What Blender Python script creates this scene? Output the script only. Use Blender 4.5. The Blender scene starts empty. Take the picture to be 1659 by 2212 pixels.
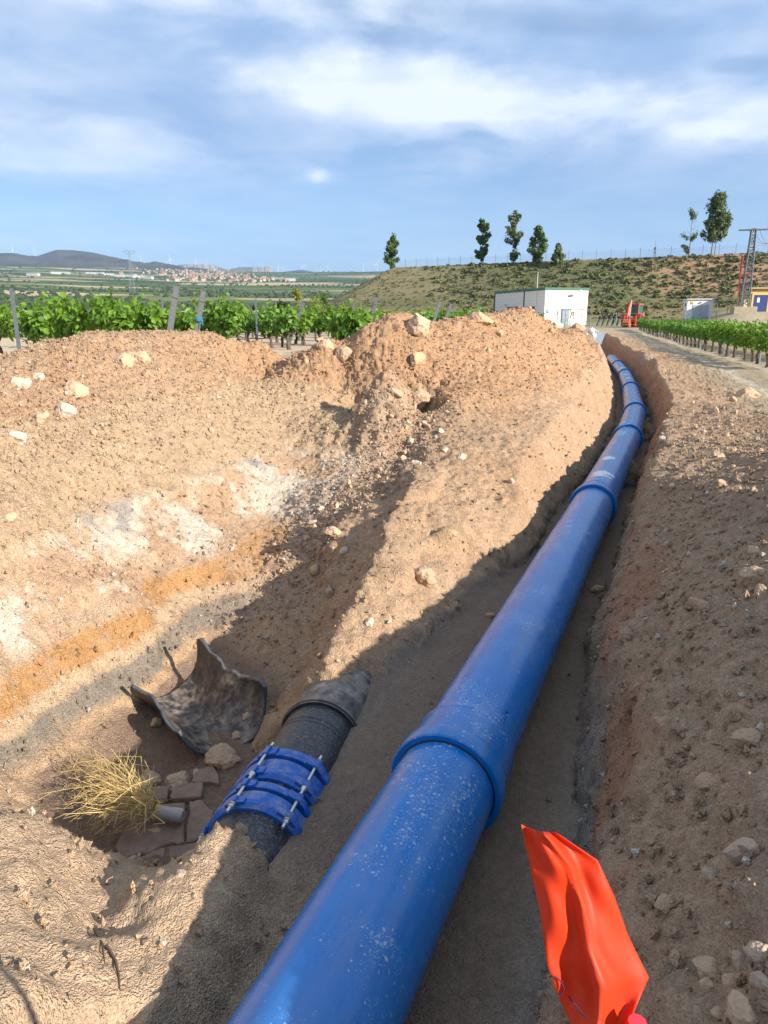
import bpy, bmesh, math, random
import numpy as np
from mathutils import Vector, Matrix

random.seed(7)
RNG = np.random.default_rng(7)
SC = bpy.context.scene
COL = SC.collection
R = math.radians

# ---------------------------------------------------------------- camera
EYE = 1.6
PITCH = math.atan((1106 - 685) / 1530.0)          # horizon row of the picture
cam_data = bpy.data.cameras.new('camera')
cam = bpy.data.objects.new('camera', cam_data)
COL.objects.link(cam)
cam.location = (0, 0, EYE)
cam.rotation_euler = (math.pi / 2 - PITCH, 0, 0)
cam_data.sensor_fit = 'HORIZONTAL'
cam_data.sensor_width = 36.0
cam_data.lens = 36.0 * 1530 / 1659
cam_data.clip_start = 0.05
cam_data.clip_end = 40000
SC.camera = cam

# ---------------------------------------------------------------- sun and sky
SUN_AZ = R(127)        # clockwise from the view direction (+Y): from the right, slightly behind
SUN_EL = R(23.8)
sd = bpy.data.lights.new('sun', 'SUN')
sd.energy = 5.0
sd.angle = R(0.55)
sd.color = (1.0, 0.93, 0.83)
sun = bpy.data.objects.new('sun', sd)
COL.objects.link(sun)
to_sun = Vector((math.sin(SUN_AZ) * math.cos(SUN_EL), math.cos(SUN_AZ) * math.cos(SUN_EL), math.sin(SUN_EL)))
sun.rotation_euler = to_sun.to_track_quat('Z', 'Y').to_euler()

world = bpy.data.worlds.new('World')
SC.world = world
world.use_nodes = True


def build_sky():
    nt = world.node_tree
    nt.nodes.clear()
    N, Lk = nt.nodes, nt.links

    def node(t, **kw):
        n = N.new(t)
        for k, v in kw.items():
            setattr(n, k, v)
        return n

    def m(op, a, b=None, c=None, clamp=False):
        n = node('ShaderNodeMath', operation=op, use_clamp=clamp)
        for i, v in enumerate((a, b, c)):
            if v is None:
                continue
            if isinstance(v, (int, float)):
                n.inputs[i].default_value = v
            else:
                Lk.new(v, n.inputs[i])
        return n.outputs[0]

    def smooth(x, lo, hi):
        n = node('ShaderNodeMapRange', interpolation_type='SMOOTHSTEP')
        Lk.new(x, n.inputs[0])
        n.inputs[1].default_value = lo
        n.inputs[2].default_value = hi
        return n.outputs[0]

    sky = node('ShaderNodeTexSky', sky_type='NISHITA')
    sky.sun_disc = False
    sky.sun_elevation = SUN_EL
    sky.sun_rotation = SUN_AZ
    sky.altitude = 600
    sky.air_density = 1.0
    sky.dust_density = 0.35
    sky.ozone_density = 1.0
    tint = node('ShaderNodeMixRGB', blend_type='MULTIPLY')
    tint.inputs[0].default_value = 1.0
    tint.inputs[2].default_value = (0.84, 0.98, 1.13, 1)
    Lk.new(sky.outputs[0], tint.inputs[1])
    bg = node('ShaderNodeBackground')
    bg.inputs[1].default_value = 0.066
    Lk.new(tint.outputs[0], bg.inputs[0])

    geo = node('ShaderNodeTexCoord')
    sep = node('ShaderNodeSeparateXYZ')
    Lk.new(geo.outputs['Generated'], sep.inputs[0])
    x, y, z = sep.outputs
    el = m('ARCSINE', z)
    az = m('ARCTAN2', x, y)
    # flat cloud layer seen in perspective
    den = m('ADD', m('MAXIMUM', z, 0.0), 0.10)
    px, py = m('DIVIDE', x, den), m('DIVIDE', y, den)
    comb = node('ShaderNodeCombineXYZ')
    Lk.new(px, comb.inputs[0]); Lk.new(py, comb.inputs[1])

    def noise(scale, detail, rough, off=(0, 0, 0), sc=(1, 1, 1), dist=0.0, src=None):
        mp = node('ShaderNodeMapping')
        mp.inputs['Location'].default_value = off
        mp.inputs['Scale'].default_value = sc
        Lk.new(src or comb.outputs[0], mp.inputs[0])
        n = node('ShaderNodeTexNoise')
        n.inputs['Scale'].default_value = scale
        n.inputs['Detail'].default_value = detail
        n.inputs['Roughness'].default_value = rough
        n.inputs['Distortion'].default_value = dist
        Lk.new(mp.outputs[0], n.inputs[0])
        return n.outputs[0]

    angv = node('ShaderNodeCombineXYZ')
    Lk.new(az, angv.inputs[0]); Lk.new(el, angv.inputs[1])
    n_big = noise(0.75, 4, 0.55, (3.1, 1.7, 0), (1.0, 0.8, 1), 0.25)
    n_mid = noise(2.2, 5, 0.58, (7.7, 0.4, 0), (1.0, 0.9, 1), 0.2)
    n_ang = noise(5.0, 5, 0.56, (0.3, 0.2, 0), (0.7, 1.7, 1), 0.25, angv.outputs[0])
    n_fine = noise(16.0, 4, 0.55, (2.3, 5.2, 0), (0.6, 1.5, 1), 0.2, angv.outputs[0])
    wob = m('ADD', m('MULTIPLY', m('SUBTRACT', n_ang, 0.5), 1.9), m('MULTIPLY', m('SUBTRACT', n_fine, 0.5), 0.8))

    def blob(azc, elc, aw, eh, tilt, soft=0.62, amp=1.0):
        da = m('SUBTRACT', az, azc)
        de = m('SUBTRACT', m('SUBTRACT', el, elc), m('MULTIPLY', da, tilt))
        q = m('SQRT', m('ADD', m('POWER', m('DIVIDE', da, aw), 2.0), m('POWER', m('DIVIDE', de, eh), 2.0)))
        v = m('SUBTRACT', m('SUBTRACT', 1.0, q), m('MULTIPLY', wob, -0.8))
        return m('MULTIPLY', smooth(v, -0.12, soft), amp)

    # high thin cover: thickens with height above the skyline
    veil = m('MULTIPLY', smooth(el, 0.06, 0.26), 1.0)
    cover = m('MULTIPLY', smooth(m('ADD', n_big, m('MULTIPLY', n_mid, 0.35)), 0.42, 0.62), veil)
    veil2 = m('ADD', m('MULTIPLY', smooth(el, 0.22, -0.02), 0.62), m('MULTIPLY', smooth(el, 0.08, 0.35), 0.52))
    # the clouds in view (azimuth, elevation in radians)
    b1 = blob(0.12, 0.262, 0.38, 0.052, -0.11)
    b2 = blob(0.40, 0.222, 0.22, 0.038, -0.12)
    b3 = blob(-0.42, 0.190, 0.30, 0.045, -0.06)
    b4 = blob(-0.085, 0.175, 0.024, 0.014, 0.1, 1.1)
    b5 = blob(-0.34, 0.45, 0.40, 0.12, -0.2)
    b6 = blob(0.36, 0.43, 0.42, 0.11, -0.1)
    b7 = blob(0.04, 0.168, 0.04, 0.009, 0.0)
    white = m('MAXIMUM', m('MAXIMUM', b1, b2), m('MAXIMUM', m('MULTIPLY', b3, 0.7), m('MULTIPLY', b4, 0.9)))
    white = m('MAXIMUM', white, m('MAXIMUM', m('MULTIPLY', b5, 0.85), m('MAXIMUM', m('MULTIPLY', b6, 0.8), m('MULTIPLY', b7, 0.3))))
    gap1 = blob(0.24, 0.325, 0.20, 0.022, -0.12)
    gap2 = blob(0.42, 0.27, 0.06, 0.012, -0.1)
    thick = m('MAXIMUM', m('MAXIMUM', cover, veil2), white)
    thick = m('MULTIPLY', thick, m('SUBTRACT', 1.0, m('MULTIPLY', m('MAXIMUM', gap1, gap2), 0.45)), clamp=True)
    bright = m('ADD', m('MULTIPLY', white, m('ADD', 0.38, m('MULTIPLY', smooth(n_fine, 0.30, 0.66), 0.34))), m('MULTIPLY', smooth(m('ADD', m('MULTIPLY', n_mid, 0.6), m('MULTIPLY', n_ang, 0.5)), 0.34, 0.74), m('ADD', 0.52, m('MULTIPLY', smooth(el, 0.30, 0.45), 0.25))), clamp=True)
    cc = node('ShaderNodeMixRGB')
    cc.inputs[1].default_value = (0.28, 0.43, 0.68, 1)
    cc.inputs[2].default_value = (0.82, 0.88, 0.96, 1)
    Lk.new(bright, cc.inputs[0])
    bgc = node('ShaderNodeBackground')
    bgc.inputs[1].default_value = 0.60
    Lk.new(cc.outputs[0], bgc.inputs[0])
    mix = node('ShaderNodeMixShader')
    Lk.new(m('MULTIPLY', thick, 0.95), mix.inputs[0])
    Lk.new(bg.outputs[0], mix.inputs[1])
    Lk.new(bgc.outputs[0], mix.inputs[2])
    out = node('ShaderNodeOutputWorld')
    Lk.new(mix.outputs[0], out.inputs[0])


build_sky()
world.cycles.sampling_method = 'MANUAL'
world.cycles.sample_map_resolution = 256
SC.view_settings.view_transform = 'Standard'
SC.view_settings.look = 'None'
SC.view_settings.gamma = 1.0
SC.view_settings.use_curve_mapping = False
SC.view_settings.exposure = 1.06
SC.render.engine = 'CYCLES'
SC.cycles.max_bounces = 5
SC.cycles.diffuse_bounces = 2
SC.cycles.glossy_bounces = 2
SC.cycles.transparent_max_bounces = 8
SC.cycles.volume_bounces = 0
SC.cycles.use_denoising = True

# ---------------------------------------------------------------- helpers
CP_, SP_ = math.cos(PITCH), math.sin(PITCH)
FWD = np.array([0, CP_, -SP_]); UPV = np.array([0, SP_, CP_]); RTV = np.array([1.0, 0, 0])
F0, CX, CY = 1530.0, 829.5, 1106.0


def at(px, py, z):
    r = FWD + RTV * (px - CX) / F0 - UPV * (py - CY) / F0
    return np.array([0, 0, EYE]) + r * (z - EYE) / r[2]


def atY(px, py, Y):
    r = FWD + RTV * (px - CX) / F0 - UPV * (py - CY) / F0
    return np.array([0, 0, EYE]) + r * Y / r[1]


def proj(P):
    d = P - np.array([0, 0, EYE])
    w = d @ FWD
    return CX + F0 * (d @ RTV) / w, CY - F0 * (d @ UPV) / w, w


def tag(o, label=None, cat=None, group=None, kind=None):
    if label: o['label'] = label
    if cat: o['category'] = cat
    if group: o['group'] = group
    if kind: o['kind'] = kind
    return o


def link(o, parent=None):
    COL.objects.link(o)
    if parent is not None:
        o.parent = parent
    return o


def empty(name, loc=(0, 0, 0), rz=0.0, label=None, cat=None, group=None):
    o = bpy.data.objects.new(name, None)
    o.empty_display_size = 0.2
    link(o)
    o.location = loc
    o.rotation_euler = (0, 0, rz)
    return tag(o, label, cat, group)


def np_mesh(name, V, Fc, mats=None, smooth=True, matidx=None):
    """V (n,3); Fc (m,3) or (m,4) index array -> mesh"""
    V = np.ascontiguousarray(V, dtype=np.float32)
    Fc = np.ascontiguousarray(Fc, dtype=np.int32)
    me = bpy.data.meshes.new(name)
    k = Fc.shape[1]
    me.vertices.add(len(V)); me.vertices.foreach_set('co', V.ravel())
    me.loops.add(Fc.size); me.loops.foreach_set('vertex_index', Fc.ravel())
    me.polygons.add(len(Fc))
    me.polygons.foreach_set('loop_start', np.arange(0, Fc.size, k, dtype=np.int32))
    me.polygons.foreach_set('use_smooth', np.full(len(Fc), smooth, dtype=bool))
    for mm in (mats or []):
        me.materials.append(mm)
    if matidx is not None:
        me.polygons.foreach_set('material_index', np.asarray(matidx, dtype=np.int32))
    me.update(calc_edges=True)
    me.validate()
    return me


def obj(name, me, parent=None, loc=None, rot=None):
    o = bpy.data.objects.new(name, me)
    link(o, parent)
    if loc is not None: o.location = loc
    if rot is not None: o.rotation_euler = rot
    return o


class MB:
    """collects simple shapes into one mesh"""
    def __init__(s):
        s.v, s.f, s.m = [], [], []

    def add(s, vs, fs, mi=0):
        b = len(s.v)
        s.v += [tuple(map(float, v)) for v in vs]
        s.f += [tuple(i + b for i in f) for f in fs]
        s.m += [mi] * len(fs)
        return s

    def box(s, c, size, rz=0.0, mi=0, M=None, taper=1.0):
        hx, hy, hz = size[0] / 2, size[1] / 2, size[2] / 2
        M = M or Matrix.Rotation(rz, 4, 'Z')
        vs = []
        for dz in (-1, 1):
            t = taper if dz > 0 else 1.0
            for dx, dy in ((-1, -1), (1, -1), (1, 1), (-1, 1)):
                vs.append(Vector(c) + M @ Vector((dx * hx * t, dy * hy * t, dz * hz)))
        return s.add(vs, [(0, 3, 2, 1), (4, 5, 6, 7), (0, 1, 5, 4), (1, 2, 6, 5), (2, 3, 7, 6), (3, 0, 4, 7)], mi)

    def tube(s, path, rad, n=8, mi=0, cap=True):
        path = [Vector(p) for p in path]
        if not hasattr(rad, '__len__'): rad = [rad] * len(path)
        rings = []
        prev = None
        for i, p in enumerate(path):
            a = path[max(i - 1, 0)]; b = path[min(i + 1, len(path) - 1)]
            t = (b - a).normalized()
            if prev is None:
                up = Vector((0, 0, 1)) if abs(t.z) < 0.9 else Vector((1, 0, 0))
                x = t.cross(up).normalized()
            else:
                x = (prev - t * prev.dot(t)).normalized()
            prev = x
            y = t.cross(x)
            rings.append([p + (x * math.cos(k * 2 * math.pi / n) + y * math.sin(k * 2 * math.pi / n)) * rad[i] for k in range(n)])
        vs = [v for r in rings for v in r]
        fs = []
        for i in range(len(path) - 1):
            for k in range(n):
                k2 = (k + 1) % n
                fs.append((i * n + k, i * n + k2, (i + 1) * n + k2, (i + 1) * n + k))
        if cap:
            fs.append(tuple(range(n - 1, -1, -1)))
            fs.append(tuple((len(path) - 1) * n + k for k in range(n)))
        return s.add(vs, fs, mi)

    def lathe(s, prof, M, n=48, mi=0, a0=0.0, a1=2 * math.pi):
        """prof: list of (r, t) about local Y axis of M"""
        full = abs(a1 - a0 - 2 * math.pi) < 1e-6
        k = n if full else n + 1
        vs = []
        for (r, t) in prof:
            for i in range(k):
                a = a0 + (a1 - a0) * i / n
                vs.append(M @ Vector((r * math.sin(a), t, r * math.cos(a))))
        fs = []
        for j in range(len(prof) - 1):
            for i in range(n):
                i2 = (i + 1) % k
                fs.append((j * k + i, (j + 1) * k + i, (j + 1) * k + i2, j * k + i2))
        return s.add(vs, fs, mi)

    def build(s, name, mats, parent=None, smooth=False, bevel=0.0, loc=None, rot=None):
        me = bpy.data.meshes.new(name)
        me.from_pydata(s.v, [], s.f)
        for mm in (mats if isinstance(mats, (list, tuple)) else [mats]):
            me.materials.append(mm)
        me.polygons.foreach_set('material_index', s.m)
        me.polygons.foreach_set('use_smooth', [smooth] * len(s.f))
        me.update()
        bm = bmesh.new(); bm.from_mesh(me)
        bmesh.ops.recalc_face_normals(bm, faces=bm.faces)
        if bevel > 0:
            bmesh.ops.bevel(bm, geom=[e for e in bm.edges if len(e.link_faces) == 2 and e.calc_face_angle(0) > 0.6],
                            offset=bevel, segments=2, affect='EDGES', profile=0.6)
        bm.to_mesh(me); bm.free()
        o = obj(name, me, parent, loc, rot)
        if smooth:
            try:
                me.set_sharp_from_angle(angle=R(38))
            except Exception:
                pass
        return o


def copy_tree(o, parent=None):
    c = o.copy()
    COL.objects.link(c)
    c.parent = parent
    for ch in list(o.children):
        copy_tree(ch, c)
    return c


# ---- numpy gradient noise
_PERM = RNG.permutation(256).astype(np.int32)
_PERM = np.concatenate([_PERM, _PERM, _PERM])
_G = RNG.normal(size=(256, 3)); _G /= np.linalg.norm(_G, axis=1)[:, None]
_G = _G.astype(np.float32)


def pn(x, y, z):
    x = np.asarray(x, np.float32); y = np.asarray(y, np.float32); z = np.asarray(z, np.float32)
    x, y, z = np.broadcast_arrays(x, y, z)
    xi = np.floor(x).astype(np.int32); yi = np.floor(y).astype(np.int32); zi = np.floor(z).astype(np.int32)
    xf = x - xi; yf = y - yi; zf = z - zi
    u = xf * xf * xf * (xf * (xf * 6 - 15) + 10); v = yf * yf * yf * (yf * (yf * 6 - 15) + 10); w = zf * zf * zf * (zf * (zf * 6 - 15) + 10)
    xi &= 255; yi &= 255; zi &= 255
    def g(a, b, c):
        h = _PERM[_PERM[_PERM[(xi + a) & 255] + ((yi + b) & 255)] + ((zi + c) & 255)]
        gr = _G[h]
        return gr[..., 0] * (xf - a) + gr[..., 1] * (yf - b) + gr[..., 2] * (zf - c)
    x00 = g(0, 0, 0) * (1 - u) + g(1, 0, 0) * u
    x10 = g(0, 1, 0) * (1 - u) + g(1, 1, 0) * u
    x01 = g(0, 0, 1) * (1 - u) + g(1, 0, 1) * u
    x11 = g(0, 1, 1) * (1 - u) + g(1, 1, 1) * u
    return ((x00 * (1 - v) + x10 * v) * (1 - w) + (x01 * (1 - v) + x11 * v) * w) * 1.6


def fbm(x, y, z, octv=4, gain=0.5):
    a, t, n = 1.0, 0.0, 0.0
    f = 1.0
    for k in range(octv):
        t = t + a * pn(x * f + 13.7 * k, y * f + 5.1 * k, z * f + 9.3 * k)
        n += a; a *= gain; f *= 2.03
    return t / n


def sstep(x, lo, hi):
    t = np.clip((x - lo) / (hi - lo), 0, 1)
    return t * t * (3 - 2 * t)


# ---------------------------------------------------------------- materials
MATS = {}


def mat(name, col=(0.5, 0.5, 0.5), rough=0.6, metal=0.0, spec=0.5, var=0.0, vscale=8.0, bump=0.0, bscale=40.0, bdist=0.01,
        dust=0.0, dustcol=(0.42, 0.31, 0.21), dscale=5.0, coord='Object', island=0.0, vcol2=None):
    if name in MATS: return MATS[name]
    M = bpy.data.materials.new(name)
    M.use_nodes = True
    nt = M.node_tree; N, Lk = nt.nodes, nt.links
    b = N['Principled BSDF']
    b.inputs['Roughness'].default_value = rough
    b.inputs['Metallic'].default_value = metal
    b.inputs['Specular IOR Level'].default_value = spec
    tc = N.new('ShaderNodeTexCoord')
    rgb = N.new('ShaderNodeRGB'); rgb.outputs[0].default_value = (*col, 1)
    cur = rgb.outputs[0]

    def noise(scale, detail=5, rough_=0.6):
        n = N.new('ShaderNodeTexNoise')
        n.inputs['Scale'].default_value = scale; n.inputs['Detail'].default_value = detail; n.inputs['Roughness'].default_value = rough_
        Lk.new(tc.outputs[coord], n.inputs[0])
        return n.outputs[0]

    def mr(x, lo, hi, a=0.0, c=1.0):
        n = N.new('ShaderNodeMapRange'); Lk.new(x, n.inputs[0])
        for i, v in enumerate((lo, hi, a, c)): n.inputs[i + 1].default_value = v
        return n.outputs[0]

    def mul(a, fac):
        n = N.new('ShaderNodeVectorMath'); n.operation = 'SCALE'
        Lk.new(a, n.inputs[0]); Lk.new(fac, n.inputs['Scale'])
        return n.outputs[0]

    if var > 0:
        if vcol2:
            mx = N.new('ShaderNodeMixRGB'); Lk.new(mr(noise(vscale), 0.35, 0.65), mx.inputs[0]); Lk.new(cur, mx.inputs[1]); mx.inputs[2].default_value = (*vcol2, 1)
            cur = mx.outputs[0]
        cur = mul(cur, mr(noise(vscale * 1.7), 0.25, 0.75, 1 - var, 1 + var))
    if island > 0:
        g = N.new('ShaderNodeNewGeometry')
        cur = mul(cur, mr(g.outputs['Random Per Island'], 0, 1, 1 - island, 1 + island))
    if dust > 0:
        geo = N.new('ShaderNodeNewGeometry'); sp = N.new('ShaderNodeSeparateXYZ'); Lk.new(geo.outputs['Normal'], sp.inputs[0])
        up = mr(sp.outputs[2], -0.2, 0.9)
        n1 = noise(dscale, 8, 0.7)
        ml = N.new('ShaderNodeMath'); ml.operation = 'MULTIPLY'; Lk.new(mr(n1, 0.5 - 0.22 * dust, 0.85 - 0.22 * dust), ml.inputs[0]); Lk.new(up, ml.inputs[1])
        mx = N.new('ShaderNodeMixRGB'); Lk.new(ml.outputs[0], mx.inputs[0]); Lk.new(cur, mx.inputs[1]); mx.inputs[2].default_value = (*dustcol, 1)
        cur = mx.outputs[0]
        Lk.new(mr(ml.outputs[0], 0, 1, rough, 0.9), b.inputs['Roughness'])
    Lk.new(cur, b.inputs['Base Color'])
    if bump > 0:
        bp = N.new('ShaderNodeBump'); bp.inputs['Strength'].default_value = bump; bp.inputs['Distance'].default_value = bdist
        Lk.new(noise(bscale, 6, 0.65), bp.inputs['Height']); Lk.new(bp.outputs[0], b.inputs['Normal'])
    MATS[name] = M
    return M


def leaf_mat(name, col, col2, trans=0.35, rough=0.5, island=0.35):
    M = bpy.data.materials.new(name)
    M.use_nodes = True
    nt = M.node_tree; N, Lk = nt.nodes, nt.links
    N.clear()
    out = N.new('ShaderNodeOutputMaterial')
    g = N.new('ShaderNodeNewGeometry')
    mx = N.new('ShaderNodeMixRGB'); Lk.new(g.outputs['Random Per Island'], mx.inputs[0])
    mx.inputs[1].default_value = (*col, 1); mx.inputs[2].default_value = (*col2, 1)
    b = N.new('ShaderNodeBsdfPrincipled'); b.inputs['Roughness'].default_value = rough; b.inputs['Specular IOR Level'].default_value = 0.35
    Lk.new(mx.outputs[0], b.inputs['Base Color'])
    t = N.new('ShaderNodeBsdfTranslucent')
    sc = N.new('ShaderNodeMixRGB'); sc.blend_type = 'MULTIPLY'; sc.inputs[0].default_value = 1.0; Lk.new(mx.outputs[0], sc.inputs[1]); sc.inputs[2].default_value = (1.5, 1.35, 0.6, 1)
    Lk.new(sc.outputs[0], t.inputs[0])
    ms = N.new('ShaderNodeMixShader'); ms.inputs[0].default_value = trans
    Lk.new(b.outputs[0], ms.inputs[1]); Lk.new(t.outputs[0], ms.inputs[2]); Lk.new(ms.outputs[0], out.inputs[0])
    MATS[name] = M
    return M


def soil_mat():
    M = bpy.data.materials.new('soil')
    M.use_nodes = True
    nt = M.node_tree; N, Lk = nt.nodes, nt.links
    b = N['Principled BSDF']
    b.inputs['Roughness'].default_value = 0.95
    b.inputs['Specular IOR Level'].default_value = 0.15
    at_ = N.new('ShaderNodeAttribute'); at_.attribute_name = 'albedo'
    tc = N.new('ShaderNodeTexCoord')

    def noise(scale, detail=6, rough=0.65):
        n = N.new('ShaderNodeTexNoise'); n.inputs['Scale'].default_value = scale; n.inputs['Detail'].default_value = detail; n.inputs['Roughness'].default_value = rough
        Lk.new(tc.outputs['Object'], n.inputs[0]); return n.outputs[0]

    def mr(x, lo, hi, a, c):
        n = N.new('ShaderNodeMapRange'); Lk.new(x, n.inputs[0])
        for i, v in enumerate((lo, hi, a, c)): n.inputs[i + 1].default_value = v
        return n.outputs[0]

    def math_(op, a, c):
        n = N.new('ShaderNodeMath'); n.operation = op
        for i, v in enumerate((a, c)):
            if isinstance(v, (int, float)): n.inputs[i].default_value = v
            else: Lk.new(v, n.inputs[i])
        return n.outputs[0]
    n1 = noise(22, 8, 0.7); n2 = noise(90, 4, 0.7); n3 = noise(3.0, 5, 0.6)
    f = math_('MULTIPLY', math_('MULTIPLY', mr(n1, 0.3, 0.7, 0.82, 1.17), mr(n2, 0.3, 0.7, 0.86, 1.14)), mr(n3, 0.3, 0.7, 0.92, 1.08))
    vm = N.new('ShaderNodeVectorMath'); vm.operation = 'SCALE'; Lk.new(at_.outputs['Color'], vm.inputs[0]); Lk.new(f, vm.inputs['Scale'])
    Lk.new(vm.outputs[0], b.inputs['Base Color'])
    vo = N.new('ShaderNodeTexVoronoi'); vo.inputs['Scale'].default_value = 55
    vo2 = N.new('ShaderNodeTexVoronoi'); vo2.inputs['Scale'].default_value = 130; Lk.new(tc.outputs['Object'], vo2.inputs[0])
    wv = N.new('ShaderNodeTexNoise'); wv.inputs['Scale'].default_value = 30; wv.inputs['Detail'].default_value = 2; Lk.new(tc.outputs['Object'], wv.inputs[0])
    wa = N.new('ShaderNodeVectorMath'); wa.operation = 'MULTIPLY_ADD'; Lk.new(wv.outputs['Color'], wa.inputs[0]); wa.inputs[1].default_value = (.05, .05, .05); Lk.new(tc.outputs['Object'], wa.inputs[2]); Lk.new(wa.outputs[0], vo.inputs[0])
    h = math_('ADD', math_('MULTIPLY', n1, 0.65), math_('MULTIPLY', mr(vo.outputs[0], 0, 0.6, 0.42, 0), 1.0))
    h = math_('ADD', h, math_('MULTIPLY', mr(vo2.outputs[0], 0, 0.6, 0.34, 0), 1.0))
    h = math_('ADD', h, math_('MULTIPLY', n2, 0.25))
    bp = N.new('ShaderNodeBump'); bp.inputs['Strength'].default_value = 0.9; bp.inputs['Distance'].default_value = 0.028
    Lk.new(h, bp.inputs['Height']); Lk.new(bp.outputs[0], b.inputs['Normal'])
    MATS['soil'] = M
    return M

# ---------------------------------------------------------------- the trench line
AXP = np.array([(-6.5, -13.1), (-4.3, -7.85), (-1.98, -2.4), (0.30, 3.03), (2.56, 8.40), (4.66, 13.45), (6.05, 17.1), (7.82, 22.7), (9.57, 28.55),
                (11.1, 34.3), (12.6, 40.1), (14.2, 46.0), (15.9, 52), (17.9, 60), (20.2, 69), (23, 80)])


def catmull(P, n):
    out = []
    for i in range(1, len(P) - 2):
        p0, p1, p2, p3 = P[i - 1], P[i], P[i + 1], P[i + 2]
        for k in range(n):
            t = k / n
            out.append(0.5 * ((2 * p1) + (-p0 + p2) * t + (2 * p0 - 5 * p1 + 4 * p2 - p3) * t * t + (-p0 + 3 * p1 - 3 * p2 + p3) * t ** 3))
    out.append(P[-2])
    return np.array(out)


AX = catmull(AXP, 60)
_i0 = int(np.argmin(np.linalg.norm(AX - AXP[3], axis=1)))
AS = np.concatenate([[0], np.cumsum(np.linalg.norm(np.diff(AX, axis=0), axis=1))])
AS -= AS[_i0]
AT = np.gradient(AX, AS, axis=0)
_k = np.ones(41) / 41                                   # even out the bends for the cross-sections
ATs = np.stack([np.convolve(np.pad(AT[:, c], 20, mode='edge'), _k, 'valid') for c in (0, 1)], 1)
ATs /= np.linalg.norm(ATs, axis=1)[:, None]


def su2xy(s, u):
    x = np.interp(s, AS, AX[:, 0]); y = np.interp(s, AS, AX[:, 1])
    tx = np.interp(s, AS, ATs[:, 0]); ty = np.interp(s, AS, ATs[:, 1])
    return x + u * ty, y - u * tx


def xy2su(x, y):
    q = np.array([x, y])
    j = int(np.argmin(np.sum((AX - q) ** 2, axis=1)))
    t = ATs[j]; dq = q - AX[j]
    return AS[j] + dq @ t, dq @ np.array([t[1], -t[0]])


PIPE_R, BELL_R, PIPE_Z, FLOOR_Z = 0.25, 0.288, -0.65, -0.90
BP0, BP1 = Vector((-1.10, 1.27, -1.08)), Vector((0.20, 6.66, -1.06))     # old black pipe
BP_R = 0.25

# ---------------------------------------------------------------- control points: picture position and height -> (s, u, z)
CPX = [  # left cut face, bottom to top
    (0, 1620, -1.15), (200, 1490, -1.15), (330, 1400, -1.15), (470, 1300, -1.15),
    (60, 1720, -1.32), (250, 1560, -1.36), (330, 1520, -1.40), (400, 1400, -1.30),
    (0, 1490, -.85), (300, 1330, -.85), (480, 1220, -.85), (590, 1120, -.78),
    (0, 1330, -.5), (180, 1200, -.45), (400, 1100, -.45), (640, 1000, -.36),
    (0, 1100, .1), (200, 1000, .15), (400, 960, .1), (600, 930, .0),
    (0, 950, .5), (200, 880, .6), (400, 850, .6), (560, 830, .5), (690, 840, .35),
    # fan of loose gravel in the corner
    (770, 960, -.12), (930, 920, .02), (620, 1080, -.64), (560, 1200, -.92), (600, 1350, -1.10), (700, 1250, -.95), (560, 1420, -1.3),
    (680, 1060, -.50), (760, 1100, -.47), (800, 1050, -.36), (640, 1200, -.84), (720, 1180, -.62), (850, 1000, -.28),
    # ridge and the slope to the new trench
    (870, 1060, -.30), (835, 1180, -.47), (815, 1250, -.57), (795, 1330, -.70), (775, 1400, -.78), (700, 1340, -1.0), (660, 1420, -1.2), (720, 1290, -.98),
    (740, 1400, -.80), (800, 1380, -.70), (830, 1330, -.68), (775, 1440, -.82), (845, 1280, -.58),
    (800, 835, .52), (812, 900, .15), (822, 955, -.06), (745, 900, .10), (745, 850, .40), (700, 960, -.14),
    (830, 790, .92), (950, 855, .47), (1100, 890, .2), (1230, 870, .02), (900, 1000, -.15), (1000, 1100, -.3), (1000, 1200, -.55), (900, 1270, -.68),
    (900, 900, .08), (1000, 980, -.02), (1120, 1040, -.25), (1080, 1130, -.5), (860, 1340, -.80), (950, 1340, -.86),
    (760, 790, .75), (730, 880, .28),
    # floor of the old excavation
    (350, 1800, -1.45), (480, 1640, -1.45), (200, 1780, -1.46), (280, 1850, -1.46), (420, 1540, -1.43), (540, 1520, -1.38), (150, 1720, -1.42),
    (500, 1720, -1.45), (430, 1800, -1.46), (560, 1560, -1.42),
    # mound in the near left corner
    (30, 1760, -.57), (130, 1800, -.70), (220, 1862, -.83), (310, 1887, -.95), (390, 1850, -.80), (480, 1825, -.70), (535, 1850, -.74), (0, 2000, -.40), (0, 2212, -.34),
    (300, 2212, -.63), (470, 2080, -.84), (250, 2000, -.72), (420, 1960, -.68), (440, 1890, -.72), (500, 1900, -.69), (505, 1990, -.76), (540, 1960, -.88), (400, 2150, -.68), (120, 1950, -.55), (150, 2150, -.48), (220, 1920, -.72), (330, 1950, -.74), (330, 2080, -.65), (60, 1850, -.54), (400, 2020, -.67),
]
CPY = [  # crests given by their distance
    (0, 790, 8.5), (100, 755, 9.2), (200, 725, 9.8), (290, 720, 10.6), (360, 718, 11.3), (460, 727, 12), (560, 745, 12.5), (640, 762, 12.4), (700, 735, 12.2),
    (780, 722, 12.0), (850, 692, 12.0), (905, 700, 12.2), (950, 712, 12.6), (1000, 690, 13.2), (1050, 681, 13.8), (1095, 684, 14.6), (1140, 668, 15.5), (1180, 690, 17), (1250, 710, 20), (1310, 738, 26),
    (1330, 750, 31),
]
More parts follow.
